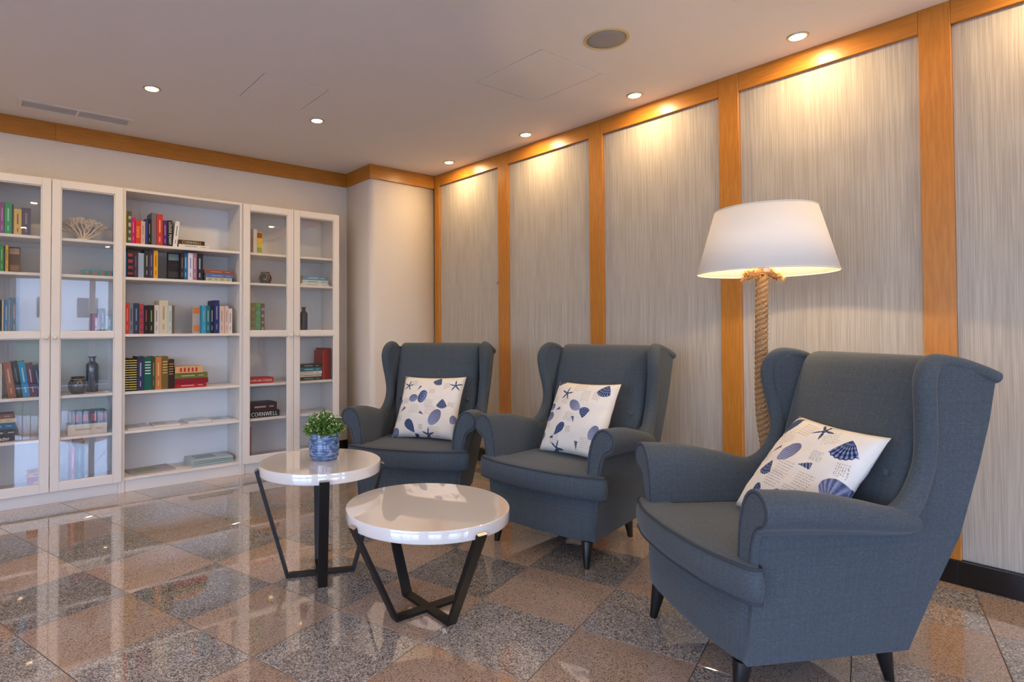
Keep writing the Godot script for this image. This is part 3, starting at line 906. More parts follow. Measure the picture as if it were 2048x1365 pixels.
func book(e: Array, label: String, group: String, sd: int) -> void:
	var rng := RandomNumberGenerator.new()
	rng.seed = sd
	var w: float = e[4] - e[3]
	var h: float = e[6]
	var y: float = SHELF[e[1]] + e[5] + 0.0002
	var lean: float = deg_to_rad(e[11])
	var t := thing("book", label, "book", Vector3(e[3], y, -0.024 - 0.012 * rng.randf() - (0.014 if e[0] != "o" else 0.0)), 0, group)
	var cover := _book_mat(e[7])
	var c := G.new()
	var p := G.new()
	var sx := w      # size of the face that looks into the room
	var sy := h
	if e[2] == "u":
		var d := clampf(h * 0.66, 0.1, 0.17)
		c.box(Vector3(w / 2, h / 2, -0.0015), Vector3(w, h, 0.003), 0.0008)
		c.box(Vector3(0.001, h / 2, -d / 2 - 0.0015), Vector3(0.002, h, d - 0.003))
		c.box(Vector3(w - 0.001, h / 2, -d / 2 - 0.0015), Vector3(0.002, h, d - 0.003))
		p.box(Vector3(w / 2, h / 2, -d / 2 - 0.0005), Vector3(maxf(w - 0.0042, 0.001), h - 0.005, d - 0.006))
		t.rotation.z = lean
		if lean > 0.0:
			t.position.x += h * sin(lean) * 0.9
		elif lean < 0.0:
			t.position += Vector3(0.0, w * sin(-lean), 0)
	elif e[2] == "f":
		var d := 0.028
		c.box(Vector3(w / 2, h / 2, -0.001), Vector3(w, h, 0.002))
		c.box(Vector3(w / 2, h / 2, -d + 0.001), Vector3(w, h, 0.002))
		c.box(Vector3(0.001, h / 2, -d / 2), Vector3(0.002, h, d - 0.0042))
		p.box(Vector3(w / 2 + 0.0005, h / 2, -d / 2), Vector3(w - 0.005, h - 0.004, d - 0.0044))
		t.position.z -= 0.03
	else:
		var d := clampf(w * 0.7, 0.11, 0.16)
		c.box(Vector3(w / 2, h / 2, -0.0015), Vector3(w, h, 0.003), 0.0008)
		c.box(Vector3(w / 2, 0.001, -d / 2 - 0.0015), Vector3(w, 0.002, d - 0.003))
		c.box(Vector3(w / 2, h - 0.001, -d / 2 - 0.0015), Vector3(w, 0.002, d - 0.003))
		p.box(Vector3(w / 2, h / 2, -d / 2 - 0.0005), Vector3(w - 0.005, maxf(h - 0.0042, 0.001), d - 0.006))
		t.rotation.y = rng.randf_range(-0.02, 0.02)
	obj("cover", c, cover, t)
	obj("pages", p, M.paper, t)
	if e[2] == "f":
		var art := {"232126": ["6d8088", "3a3a40"], "aaa49f": ["c87844", "8a8a8c"], "c8b41e": ["8a3a20", "7a9a20"], "5a4030": ["b09878", "8a6a4a"]}
		var a: Array = art.get(e[7], ["888888", "666666"])
		obj("cover_print", span(Vector3(0.004, h * 0.72, 0.0), Vector3(w - 0.004, h * 0.95, 0.0004)), _book_mat(a[0]), t)
		obj("cover_print", span(Vector3(0.006, h * 0.08, 0.0), Vector3(w - 0.006, h * 0.3, 0.0004)), _book_mat(a[1] if e[7] != "aaa49f" else a[0]), t)
		return
	if e[9] == "":
		return
	var ink := _book_mat(Color.html(e[7]).lerp(Color.html(e[10]), 0.72).to_html(false)) if e[9] in ["|", "#"] else _book_mat(e[10])
	var up: bool = e[2] == "u"
	var s := G.new()
	match e[9]:
		"|":   # title and author too small to read: printed strips along the spine
			if up:
				s.box(Vector3(sx / 2, sy * 0.62, 0.0002), Vector3(sx * 0.2, sy * 0.4, 0.0004))
				s.box(Vector3(sx / 2, sy * 0.2, 0.0002), Vector3(sx * 0.15, sy * 0.16, 0.0004))
			else:
				s.box(Vector3(sx * 0.4, sy * 0.5, 0.0002), Vector3(sx * 0.4, sy * 0.2, 0.0004))
				s.box(Vector3(sx * 0.8, sy * 0.5, 0.0002), Vector3(sx * 0.16, sy * 0.16, 0.0004))
			obj("spine_print", s, ink, t)
		"=":
			for k in 13:
				s.box(Vector3(sx / 2, sy * (0.06 + 0.073 * k), 0.0003), Vector3(sx * 0.98, sy * 0.022, 0.0006))
			obj("gold_bands", s, mat(Color.html(e[10]), 0.35, 0.6), t)
		"-":
			if up:
				for k in 5:
					s.box(Vector3(sx / 2, sy * (0.5 + 0.085 * k), 0.0002), Vector3(sx * 0.7, sy * 0.025, 0.0004))
			else:
				for k in 5:
					s.box(Vector3(sx * (0.2 + 0.14 * k), sy * 0.5, 0.0002), Vector3(sx * 0.07, sy * 0.62, 0.0004))
			obj("spine_print", s, ink, t)
		"#":
			for k in 4:
				if up:
					s.box(Vector3(sx * 0.5, sy * (0.14 + 0.22 * k), 0.0002), Vector3(sx * rng.randf_range(0.55, 0.9), sy * rng.randf_range(0.07, 0.13), 0.0004))
				else:
					s.box(Vector3(sx * (0.14 + 0.24 * k), sy * 0.5, 0.0002), Vector3(sx * rng.randf_range(0.08, 0.16), sy * 0.6, 0.0004))
			obj("spine_print", s, ink, t)
		_:
			var tm := TextMesh.new()
			var font := SystemFont.new()
			font.font_names = PackedStringArray(["Droid Sans"])
			tm.font = font
			tm.text = e[9]
			tm.font_size = 64
			tm.depth = 0.02
			var long := sy * 0.86 if up else sx * 0.86
			var high := sx * 0.62 if up else sy * 0.62
			tm.pixel_size = 0.01
			var bb := tm.get_aabb()
			var k := minf(long / bb.size.x, high / bb.size.y)
			var o := MeshInstance3D.new()
			o.name = "lettering"
			o.mesh = tm
			o.material_override = ink
			t.add_child(o, true)
			var ctr := bb.get_center()
			var b := Basis().scaled(Vector3(k, k, 0.02))
			if up:
				b = Basis(Vector3.BACK, -PI / 2) * b
			o.transform = Transform3D(b, Vector3(sx / 2, sy / 2, 0.0003) - b * ctr)

func build_books() -> void:
	var unit := {"o": "of the open bookcase", "r": "of the bookcase beside the pier", "l": "of the coral's bookcase"}
	var shelf := {1: "top shelf", 2: "second shelf", 3: "middle shelf", 4: "fourth shelf", 5: "fifth shelf", 6: "bottom shelf"}
	for i in BOOKS.size():
		var e: Array = BOOKS[i]
		var what: String = e[8] + " book " + {"u": "upright", "l": "lying flat", "f": "facing outward"}[e[2]]
		if e[11] != 0 and not "leaning" in e[8]:
			what = e[8] + " book leaning"
		book(e, what + " on the " + shelf[e[1]] + " " + unit[e[0]], "books on the " + shelf[e[1]] + " " + unit[e[0]], 100 + i)

func build_shelf_things() -> void:
	var rng := RandomNumberGenerator.new()
	rng.seed = 77
	# magazines: shelf, x, z, yaw, count, label
	var mags := [[5, 0.118, -0.145, 0.08, 1, "pale grey"], [5, 0.305, -0.155, -0.05, 1, "white"], [5, 0.508, -0.15, 0.04, 2, "pale blue"], [5, 0.684, -0.15, -0.04, 1, "grey-white"], [6, 0.2, -0.14, 0.12, 1, "mauve and green"], [6, 0.6, -0.145, 0.03, 6, "coloured"]]
	var tones := [["c9c9cd", "b7b4b8"], ["d6d4d2", "b9b6b4"], ["bfcad8", "d8dce0"], ["cdd0d4", "a8acb4"], ["a39a98", "8c9a6a"], ["7e9aa4", "b0b8b4"]]
	var k := 0
	for e in mags:
		var y: float = SHELF[e[0]] + 0.0003
		for c in e[4]:
			var th := 0.0075 if e[4] < 3 else 0.0072
			var lab: String = "%s magazine lying on the %s shelf of the open bookcase" % [e[5], "fifth" if e[0] == 5 else "bottom"]
			if e[4] > 1:
				var order := ["lowest", "second", "third", "fourth", "fifth", "topmost"]
				lab = "%s magazine of the stack on the %s shelf of the open bookcase" % [(order[c] if e[4] == 6 else ["lower pale blue", "upper pale blue"][c]), "fifth" if e[0] == 5 else "bottom"]
			var t := thing("magazine", lab, "magazine", Vector3(e[1] + rng.randf_range(-0.006, 0.006), y, e[2] + rng.randf_range(-0.004, 0.004)), e[3] + rng.randf_range(-0.03, 0.03), "magazines in the open bookcase")
			var sz := Vector3(0.29, th, 0.21) if e[4] > 3 else Vector3(0.28, th, 0.2) if e[0] == 6 else Vector3(0.165, th, 0.2)
			var tn: Array = tones[k]
			obj("pages", one_box(Vector3(0, th / 2, 0), Vector3(sz.x - 0.002, th - 0.0012, sz.z - 0.002)), _book_mat("d8d4cc"), t)
			var s := G.new()
			s.box(Vector3(0, 0.0003, 0), Vector3(sz.x, 0.0006, sz.z))
			s.box(Vector3(0, th - 0.0003, 0), Vector3(sz.x, 0.0006, sz.z))
			s.box(Vector3(0, th / 2, sz.z / 2 - 0.0004), Vector3(sz.x, th - 0.0013, 0.0008))
			obj("cover", s, _book_mat(tn[c % 2], 0.25), t)
			obj("cover_print", one_box(Vector3(-0.03, th + 0.0002, -0.01), Vector3(sz.x * 0.5, 0.0003, sz.z * 0.6)), _book_mat(tn[1 - c % 2], 0.25), t)
			y += th + 0.0004
		k += 1
	# coral
	var cr := thing("coral", "branching white coral standing in the glass bookcase", "coral", Vector3(-0.215, SHELF[1], -0.13))
	var s := G.new()
	s.lathe([[0.05, 0.0], [0.052, 0.01], [0.03, 0.022]], 14, Vector3.ZERO)
	obj("foot", s, M.coral, cr)
	for b in 17:
		var a := TAU * b / 17.0
		var g := G.new()
		_branch(g, Vector3(cos(a) * 0.012, 0.012, sin(a) * 0.008), Vector3(cos(a) * 0.95, rng.randf_range(0.35, 1.5), sin(a) * 0.45).normalized(), 0.066, 0.0075, 0, rng)
		obj("branch", g, M.coral, cr)
	# vases and bottles
	_vase("small round black vase with a corded neck in the glass bookcase beside the pier", Vector3(1.02, SHELF[2], -0.11), 1.0)
	_vase("small round black vase with a corded neck in the coral's bookcase, beside the navy bottle", Vector3(-0.24, SHELF[4], -0.085), 1.15)
	_bottle("navy glass bottle beside the black vase in the coral's bookcase", Vector3(-0.15, SHELF[4], -0.165), 0.236, 0.037)
	_bottle("navy glass bottle standing alone on the middle shelf beside the pier", Vector3(1.34, SHELF[3], -0.1), 0.208, 0.031)

func _branch(g: G, p: Vector3, d: Vector3, len: float, r: float, depth: int, rng: RandomNumberGenerator) -> void:
	var q := p + d * len
	g.tube(PackedVector3Array([p, p.lerp(q, 0.5) + Vector3(rng.randf_range(-1, 1), rng.randf_range(-1, 1), rng.randf_range(-1, 1)) * len * 0.08, q]), [r, r * 0.85, r * 0.7], 6)
	if depth >= 3 or len < 0.012:
		return
	for k in (4 if depth < 2 else 3):
		var e := (d + Vector3(rng.randf_range(-0.9, 0.9), rng.randf_range(-0.25, 0.8), rng.randf_range(-0.6, 0.6))).normalized()
		_branch(g, q, e, len * rng.randf_range(0.5, 0.72), r * 0.72, depth + 1, rng)

func _vase(label: String, at: Vector3, k: float) -> void:
	var t := thing("vase", label, "vase", at, 0, "small black vases")
	var s := G.new()
	var pr := []
	for q in [[0.03, 0.0], [0.034, 0.002], [0.044, 0.02], [0.05, 0.042], [0.047, 0.062], [0.038, 0.076], [0.033, 0.083], [0.034, 0.09], [0.037, 0.094], [0.032, 0.095], [0.029, 0.088]]:
		pr.append([q[0] * k, q[1] * k])
	s.lathe(pr, 28, Vector3.ZERO)
	obj("body", s, M.vase, t)
	s = G.new()
	var ring := PackedVector3Array()
	for i in 24:
		ring.append(Vector3(cos(TAU * i / 24) * 0.0365 * k, 0.081 * k + 0.0015 * sin(i * 2.0), sin(TAU * i / 24) * 0.0365 * k))
	s.tube(ring, 0.003 * k, 6, 1, true)
	obj("cord", s, M.rope, t)
	s = G.new()
	s.tube(PackedVector3Array([Vector3(0.004, 0.08, 0.037) * k, Vector3(-0.006, 0.065, 0.049) * k, Vector3(-0.012, 0.045, 0.052) * k]), 0.003 * k, 6)
	s.tube(PackedVector3Array([Vector3(0.006, 0.08, 0.037) * k, Vector3(0.012, 0.062, 0.05) * k, Vector3(0.01, 0.04, 0.053) * k]), 0.003 * k, 6)
	obj("cord_end", s, M.rope, t)

func _bottle(label: String, at: Vector3, h: float, r: float) -> void:
	var t := thing("bottle", label, "bottle", at, 0, "navy bottles")
	var s := G.new()
	s.lathe([[r * 0.9, 0.0], [r, 0.004], [r, h * 0.74], [r * 0.9, h * 0.79], [r * 0.55, h * 0.83], [r * 0.5, h * 0.86], [r * 0.5, h * 0.955]], 24, Vector3.ZERO)
	obj("body", s, M.navy_glass, t)
	s = G.new()
	s.lathe([[r * 0.52, h * 0.9555], [r * 0.68, h * 0.965], [r * 0.68, h * 0.99], [r * 0.6, h]], 24, Vector3.ZERO)
	obj("lip", s, M.navy_glass, t)

# ---------------------------------------------------------------- armchairs
func _xo(z: float, y: float) -> float:
	var t := clampf((z + 0.24) / 0.57, 0, 1)
	var lo := lerpf(0.238, 0.292, t)
	var mid := lerpf(0.308, 0.335, t)
	if y < 0.53:
		return lerpf(lo, mid, clampf((y - 0.11) / 0.42, 0, 1))
	return lerpf(mid, 0.343, clampf((y - 0.53) / 0.4, 0, 1))

func _inset(poly: PackedVector2Array, d: float) -> PackedVector2Array:
	var o := PackedVector2Array()
	var n := poly.size()
	var area := 0.0
	for i in n:
		area += poly[i].cross(poly[(i + 1) % n])
	for i in n:
		var e := (poly[(i + 1) % n] - poly[(i - 1 + n) % n]).normalized()
		o.append(poly[i] + Vector2(-e.y, e.x) * d * signf(area))
	return o

func _ring(poly: PackedVector2Array, y: float, scale := 1.0, c := Vector2.ZERO) -> PackedVector3Array:
	var r := PackedVector3Array()
	for q in poly:
		var w := c + (q - c) * scale
		r.append(Vector3(w.x, y, w.y))
	return r

func make_armchair() -> Node3D:
	var t := thing("wing_armchair", "", "armchair", Vector3.ZERO, 0, "wing armchairs")
	var s := G.new()
	# upholstered base
	var rings := []
	for e in [[0.116, 0.272, 0.205, 0.012], [0.128, 0.286, 0.218, 0.0], [0.2, 0.293, 0.235, 0.0], [0.312, 0.303, 0.26, 0.0]]:
		var hf: float = e[1]
		var hr: float = e[2]
		var pts := PackedVector2Array([Vector2(-hf, 0.28), Vector2(-hf + 0.012, 0.322), Vector2(-hf * 0.6, 0.336), Vector2(0, 0.344), Vector2(hf * 0.6, 0.336), Vector2(hf - 0.012, 0.322), Vector2(hf, 0.28), Vector2(hr, -0.215), Vector2(-hr, -0.215)])
		rings.append(_ring(_inset(smooth_poly(pts, 2, 0.2), e[3]), e[0]))
	s.loft(rings, 1)
	obj("base", s, M.fabric, t)
	# T-shaped seat cushion
	var out := smooth_poly(PackedVector2Array([Vector2(-0.345, 0.338), Vector2(-0.2, 0.382), Vector2(0, 0.397), Vector2(0.2, 0.382), Vector2(0.345, 0.338), Vector2(0.353, 0.3), Vector2(0.275, 0.286), Vector2(0.258, 0.24), Vector2(0.252, -0.16), Vector2(-0.252, -0.16), Vector2(-0.258, 0.24), Vector2(-0.275, 0.286), Vector2(-0.353, 0.3)]), 2, 0.2)
	var mid := Vector2(0, 0.12)
	s = G.new()
	rings = [_ring(_inset(out, 0.012), 0.312), _ring(_inset(out, 0.001), 0.319), _ring(_inset(out, -0.006), 0.35), _ring(_inset(out, -0.006), 0.385), _ring(_inset(out, 0.0), 0.41), _ring(_inset(out, 0.008), 0.418), _ring(out, 0.4205, 0.9, mid), _ring(out, 0.423, 0.72, mid), _ring(out, 0.4245, 0.45, mid), _ring(out, 0.425, 0.15, mid)]
	s.loft(rings, 1, true, 1)
	var seat := obj("seat_cushion", s, M.fabric, t)
	for e in [[0.4135, 0.0], [0.319, 0.0005]]:
		s = G.new()
		s.tube(_ring(_inset(out, e[1]), e[0]), 0.0042, 6, 1, true)
		obj("piping", s, M.piping, seat)
	# backrest
	s = G.new()
	rings = []
	for e in [[0.33, 0.25, -0.115, -0.318], [0.42, 0.256, -0.135, -0.34], [0.5, 0.26, -0.158, -0.36], [0.6, 0.264, -0.186, -0.38], [0.7, 0.268, -0.216, -0.396], [0.8, 0.27, -0.247, -0.41], [0.88, 0.272, -0.273, -0.422], [0.935, 0.273, -0.294, -0.425], [0.962, 0.272, -0.311, -0.418], [0.976, 0.268, -0.332, -0.402], [0.981, 0.255, -0.352, -0.382]]:
		var hz: float = (e[2] - e[3]) / 2
		var r := PackedVector3Array()
		for k in 4:
			var sx := 1.0 if k == 0 or k == 3 else -1.0
			var sz := 1.0 if k < 2 else -1.0
			var rad := minf(0.03, hz * 0.9)
			for i in 5:
				var a := (k + i / 4.0) * PI / 2
				r.append(Vector3(sx * (e[1] - rad) + cos(a) * rad, e[0], (e[2] + e[3]) / 2 + sz * (hz - rad) + sin(a) * rad))
			# extra points along the front and rear so that they can swell
			if k == 0 or k == 2:
				for i in range(1, 6):
					var x := lerpf(sx * (e[1] - rad), -sx * (e[1] - rad), i / 6.0)
					r.append(Vector3(x, e[0], (e[2] + e[3]) / 2 + sz * (hz + (0.02 if k == 0 else 0.006) * (1.0 - pow(x / e[1], 2)))))
		rings.append(r)
	s.loft(rings, 1, true, 1)
	var back := obj("backrest", s, M.fabric, t)
	for sx in [-1, 1]:
		s = G.new()
		s.lathe([[0.002, -0.002], [0.011, 0.0], [0.0115, 0.004], [0.007, 0.0075]], 14, Vector3(sx * 0.222, 0.632, -0.188), 1, 1, Basis(Vector3.RIGHT, PI / 2 - 0.3))
		obj("button", s, M.fabric, back)
	# sides: outer panel from the base to the top of the wing, with a rolled edge along arm and wing
	var prof := PackedVector2Array([Vector2(0.312, 0.122), Vector2(0.308, 0.3), Vector2(0.3, 0.545), Vector2(0.2, 0.55), Vector2(0.05, 0.535), Vector2(-0.06, 0.52), Vector2(-0.13, 0.535), Vector2(-0.18, 0.585), Vector2(-0.215, 0.65), Vector2(-0.228, 0.71), Vector2(-0.222, 0.79), Vector2(-0.208, 0.87), Vector2(-0.21, 0.92), Vector2(-0.228, 0.95), Vector2(-0.262, 0.965), Vector2(-0.34, 0.952), Vector2(-0.425, 0.918), Vector2(-0.414, 0.8), Vector2(-0.391, 0.67), Vector2(-0.35, 0.46), Vector2(-0.295, 0.3), Vector2(-0.235, 0.107)])
	var roll := [[0.335, 0.535, -0.02, 0.036], [0.331, 0.528, -0.07, 0.036], [0.324, 0.53, -0.115, 0.035], [0.315, 0.562, -0.168, 0.032], [0.309, 0.62, -0.206, 0.029], [0.31, 0.68, -0.226, 0.028], [0.317, 0.75, -0.226, 0.028], [0.329, 0.83, -0.214, 0.028], [0.334, 0.895, -0.207, 0.028], [0.33, 0.938, -0.217, 0.028], [0.32, 0.963, -0.243, 0.027], [0.315, 0.968, -0.28, 0.025], [0.32, 0.957, -0.345, 0.023], [0.333, 0.934, -0.41, 0.02], [0.337, 0.924, -0.436, 0.017]]
	for sx in [-1, 1]:
		s = G.new()
		s.plate(prof, func(q): return Vector3(sx * _xo(q.x, q.y), q.y, q.x), func(q): return Vector3(sx * (lerpf(0.246, 0.3, clampf((q.x + 0.34) / 0.12, 0, 1)) if q.y > 0.5 else _xo(q.x, q.y) - 0.03), q.y, q.x), 1, 2)
		var side := obj("side_panel", s, M.fabric, t)
		var pts := []
		for q in roll:
			pts.append(Vector3(sx * q[0], q[1], q[2]))
		var path := smooth_path(pts, 4)
		var rad := []
		for i in path.size():
			var a := i / 4
			rad.append(lerpf(roll[a][3], roll[mini(a + 1, roll.size() - 1)][3], (i % 4) / 4.0))
		s = G.new()
		s.tube(path, rad, 16, 1)
		obj("wing_roll", s, M.fabric, side)
		# arm front with its piping
		var fp := smooth_poly(PackedVector2Array([Vector2(0.258, 0.33), Vector2(0.26, 0.45), Vector2(0.27, 0.53), Vector2(0.29, 0.592), Vector2(0.318, 0.624), Vector2(0.348, 0.632), Vector2(0.38, 0.618), Vector2(0.397, 0.588), Vector2(0.397, 0.556), Vector2(0.38, 0.53), Vector2(0.355, 0.52), Vector2(0.34, 0.5), Vector2(0.326, 0.44), Vector2(0.318, 0.33)]), 1, 0.25)
		s = G.new()
		var r0 := PackedVector3Array()
		var r1 := PackedVector3Array()
		var r2 := PackedVector3Array()
		var r3 := PackedVector3Array()
		for q in fp:
			r0.append(Vector3(sx * q.x, q.y, 0.298))
			r1.append(Vector3(sx * q.x, q.y, 0.314))
		for q in _inset(fp, 0.004):
			r2.append(Vector3(sx * q.x, q.y, 0.318))
		for q in _inset(fp, 0.009):
			r3.append(Vector3(sx * q.x, q.y, 0.318))
		var rows := []
		for e in [[0.3, 0.631, 1.0], [0.2, 0.626, 1.0], [0.1, 0.612, 0.97], [0.0, 0.59, 0.92], [-0.07, 0.572, 0.86], [-0.13, 0.56, 0.78], [-0.17, 0.55, 0.7]]:
			var row := PackedVector3Array()
			for w in fp:
				var q: Vector2 = w - Vector2(0.03 if w.y < 0.5 and w.x > 0.3 else 0.0, 0)
				var y: float = q.y if q.y < 0.45 else 0.45 + (q.y - 0.45) * (e[1] - 0.45) / 0.182
				row.append(Vector3(sx * (0.262 + (q.x - 0.262) * e[2]), y, e[0]))
			rows.append(row)
		s.loft(rows, 1)
		obj("arm", s, M.fabric, t)
		s = G.new()
		s.plate(fp, func(q): return Vector3(sx * q.x, q.y, 0.318), func(q): return Vector3(sx * q.x, q.y, 0.2995))
		var af := obj("arm_front", s, M.fabric, t)
		s = G.new()
		s.tube(r3, 0.0032, 6, 1, true)
		obj("piping", s, M.piping, af)
		# legs
		s = G.new()
		s.loft([_disc(Vector3(sx * 0.255, 0, 0.318), 0.0125), _disc(Vector3(sx * 0.2549, 0.004, 0.3176), 0.0138), _disc(Vector3(sx * 0.247, 0.118, 0.297), 0.027)], 1)
		obj("leg", s, M.black_wood, t)
		s = G.new()
		s.loft([_disc(Vector3(sx * 0.2, 0, -0.206), 0.0125), _disc(Vector3(sx * 0.2, 0.004, -0.2056), 0.0138), _disc(Vector3(sx * 0.195, 0.118, -0.185), 0.027)], 1)
		obj("leg", s, M.black_wood, t)
	return t

func _disc(c: Vector3, r: float, n := 16) -> PackedVector3Array:
	var o := PackedVector3Array()
	for k in n:
		o.append(c + Vector3(cos(TAU * k / n) * r, 0, sin(TAU * k / n) * r))
	return o

func build_armchairs() -> void:
	var proto := make_armchair()
	var at := [[1.39, 1.476, 144.9, "blue-grey wing armchair in the corner by the white pier"], [1.692, 2.365, 172.2, "blue-grey wing armchair in the middle of the three"], [1.386, 3.479, 211.4, "blue-grey wing armchair in front of the rope floor lamp"]]
	var pil := [[Vector3(0.03, 0.602, -0.002), Vector3(-0.556, -0.1, -0.007), 0.41, "the corner armchair"], [Vector3(0.022, 0.609, -0.012), Vector3(-0.477, -0.16, -0.01), 0.4, "the middle armchair"], [Vector3(0.05, 0.588, -0.06), Vector3(-0.66, -0.03, -0.03), 0.4, "the lamp-side armchair"]]
	for k in 3:
		var o: Node3D = proto
		if k > 0:
			o = proto.duplicate()
			o.name = numbered("wing_armchair")
			add_child(o)
		var a := deg_to_rad(at[k][2])
		o.position = Vector3(at[k][0], 0, at[k][1])
		o.rotation.y = atan2(cos(a), sin(a))
		o.set_meta("label", at[k][3])
		var w: Vector3 = pil[k][1]
		var local := Transform3D(Basis(w.normalized(), w.length()), pil[k][0])
		var p := obj("shell_cushion", _pillow(pil[k][2]), _print_material(k))
		p.transform = o.transform * local
		tag(p, "cream cushion printed with blue shells and starfish on " + pil[k][3], "cushion", "printed shell cushions")

func _pillow(size: float) -> G:
	var s := G.new()
	var n := 20
	var v := PackedVector3Array()
	var uv := PackedVector2Array()
	var idx := PackedInt32Array()
	var grp := PackedInt32Array()
	var nz := FastNoiseLite.new()
	nz.seed = 4
	nz.frequency = 2.2
	for side in [1, -1]:
		for j in n + 1:
			for i in n + 1:
				var a := 2.0 * i / n - 1
				var b := 2.0 * j / n - 1
				var x := a * (1 - 0.055 * (1 - b * b)) * size / 2
				var y := b * (1 - 0.055 * (1 - a * a)) * size / 2
				var hgt := pow(maxf(0.0, (1 - a * a) * (1 - b * b)), 0.42) * 0.062
				hgt *= 1.0 + 0.12 * nz.get_noise_2d(a * 1.4 + side * 3, b * 1.4)
				v.append(Vector3(x, y, side * hgt))
				uv.append(Vector2(i / float(n), 1.0 - j / float(n)))
	var m := (n + 1) * (n + 1)
	for side in 2:
		for j in n:
			for i in n:
				var a := side * m + j * (n + 1) + i
				if side == 0:
					idx.append_array([a, a + 1, a + n + 2, a, a + n + 2, a + n + 1])
				else:
					idx.append_array([a, a + n + 2, a + 1, a, a + n + 1, a + n + 2])
				grp.append(1); grp.append(1)
	s.solid(v, idx, grp, uv)
	return s

# the print of each cushion: [kind, u, v, size, turn in degrees]
const PRINT := [
	[["star", .13, .19, .085, 10], ["star", .9, .18, .09, -8], ["fan", .62, .11, .08, 200], ["cone", .33, .24, .04, 30], ["dome", .27, .42, .075, 0], ["mussel", .42, .39, .1, 8], ["fan", .76, .5, .085, 180], ["oval", .68, .72, .12, 28], ["dome", .0, .46, .07, 0], ["cone", .12, .6, .045, 40], ["cone", .46, .67, .04, -60], ["whelk", .3, .86, .11, -42], ["star", .6, .97, .09, 0], ["dome", .06, .94, .07, 20], ["oval", .95, .72, .06, 10],
		["text", .22, .15, .07, -6], ["text", .77, .2, .06, 82], ["text", .15, .46, .055, 5], ["text", .57, .3, .05, 0], ["text", .56, .5, .08, 3], ["text", .6, .62, .09, 2], ["text", .33, .6, .09, 8], ["text", .7, .92, .08, 0], ["text", .47, .88, .04, 85], ["text", .9, .5, .05, 0], ["text", .08, .74, .06, 0]],
	[["star", .29, .2, .1, 5], ["fan", .06, .03, .08, 30], ["fan", .86, .12, .1, 190], ["oval", .5, .37, .1, -60], ["fan", .68, .46, .085, 0], ["dome", .08, .41, .06, 0], ["dome", .09, .55, .08, 0], ["cone", .22, .44, .04, 70], ["whelk", .34, .72, .1, 40], ["cone", .54, .57, .04, -20], ["dome", .02, .82, .07, 0], ["star", .33, .97, .1, 20], ["cone", .66, .9, .05, 0], ["oval", .88, .7, .09, 20],
		["text", .32, .31, .07, 20], ["text", .62, .24, .09, 78], ["text", .78, .22, .07, 80], ["text", .1, .3, .06, 0], ["text", .08, .66, .07, 75], ["text", .46, .54, .08, 10], ["text", .3, .86, .09, 4], ["text", .5, .72, .05, 80], ["text", .5, .06, .12, 0], ["text", .8, .85, .09, 0]],
	[["whelk", .1, .13, .1, 20], ["star", .52, .1, .1, 20], ["fan", .84, .22, .11, 170], ["oval", .37, .4, .11, 38], ["fan", .24, .6, .085, 180], ["cone", .19, .4, .045, 40], ["cone", .63, .47, .06, 80], ["dome", .95, .56, .1, 0], ["dome", .03, .62, .06, 0], ["dome", .55, .83, .09, 0], ["whelk", .28, .85, .09, -30], ["star", .8, .85, .09, 0], ["oval", .9, .95, .08, 0],
		["text", .36, .14, .09, 6], ["text", .66, .16, .08, -30], ["text", .2, .25, .09, -30], ["text", .1, .5, .06, 80], ["text", .45, .56, .1, 4], ["text", .42, .68, .1, 3], ["text", .72, .6, .09, 0], ["text", .68, .36, .06, 0], ["text", .92, .4, .06, 80], ["text", .65, .75, .09, 0]],
]

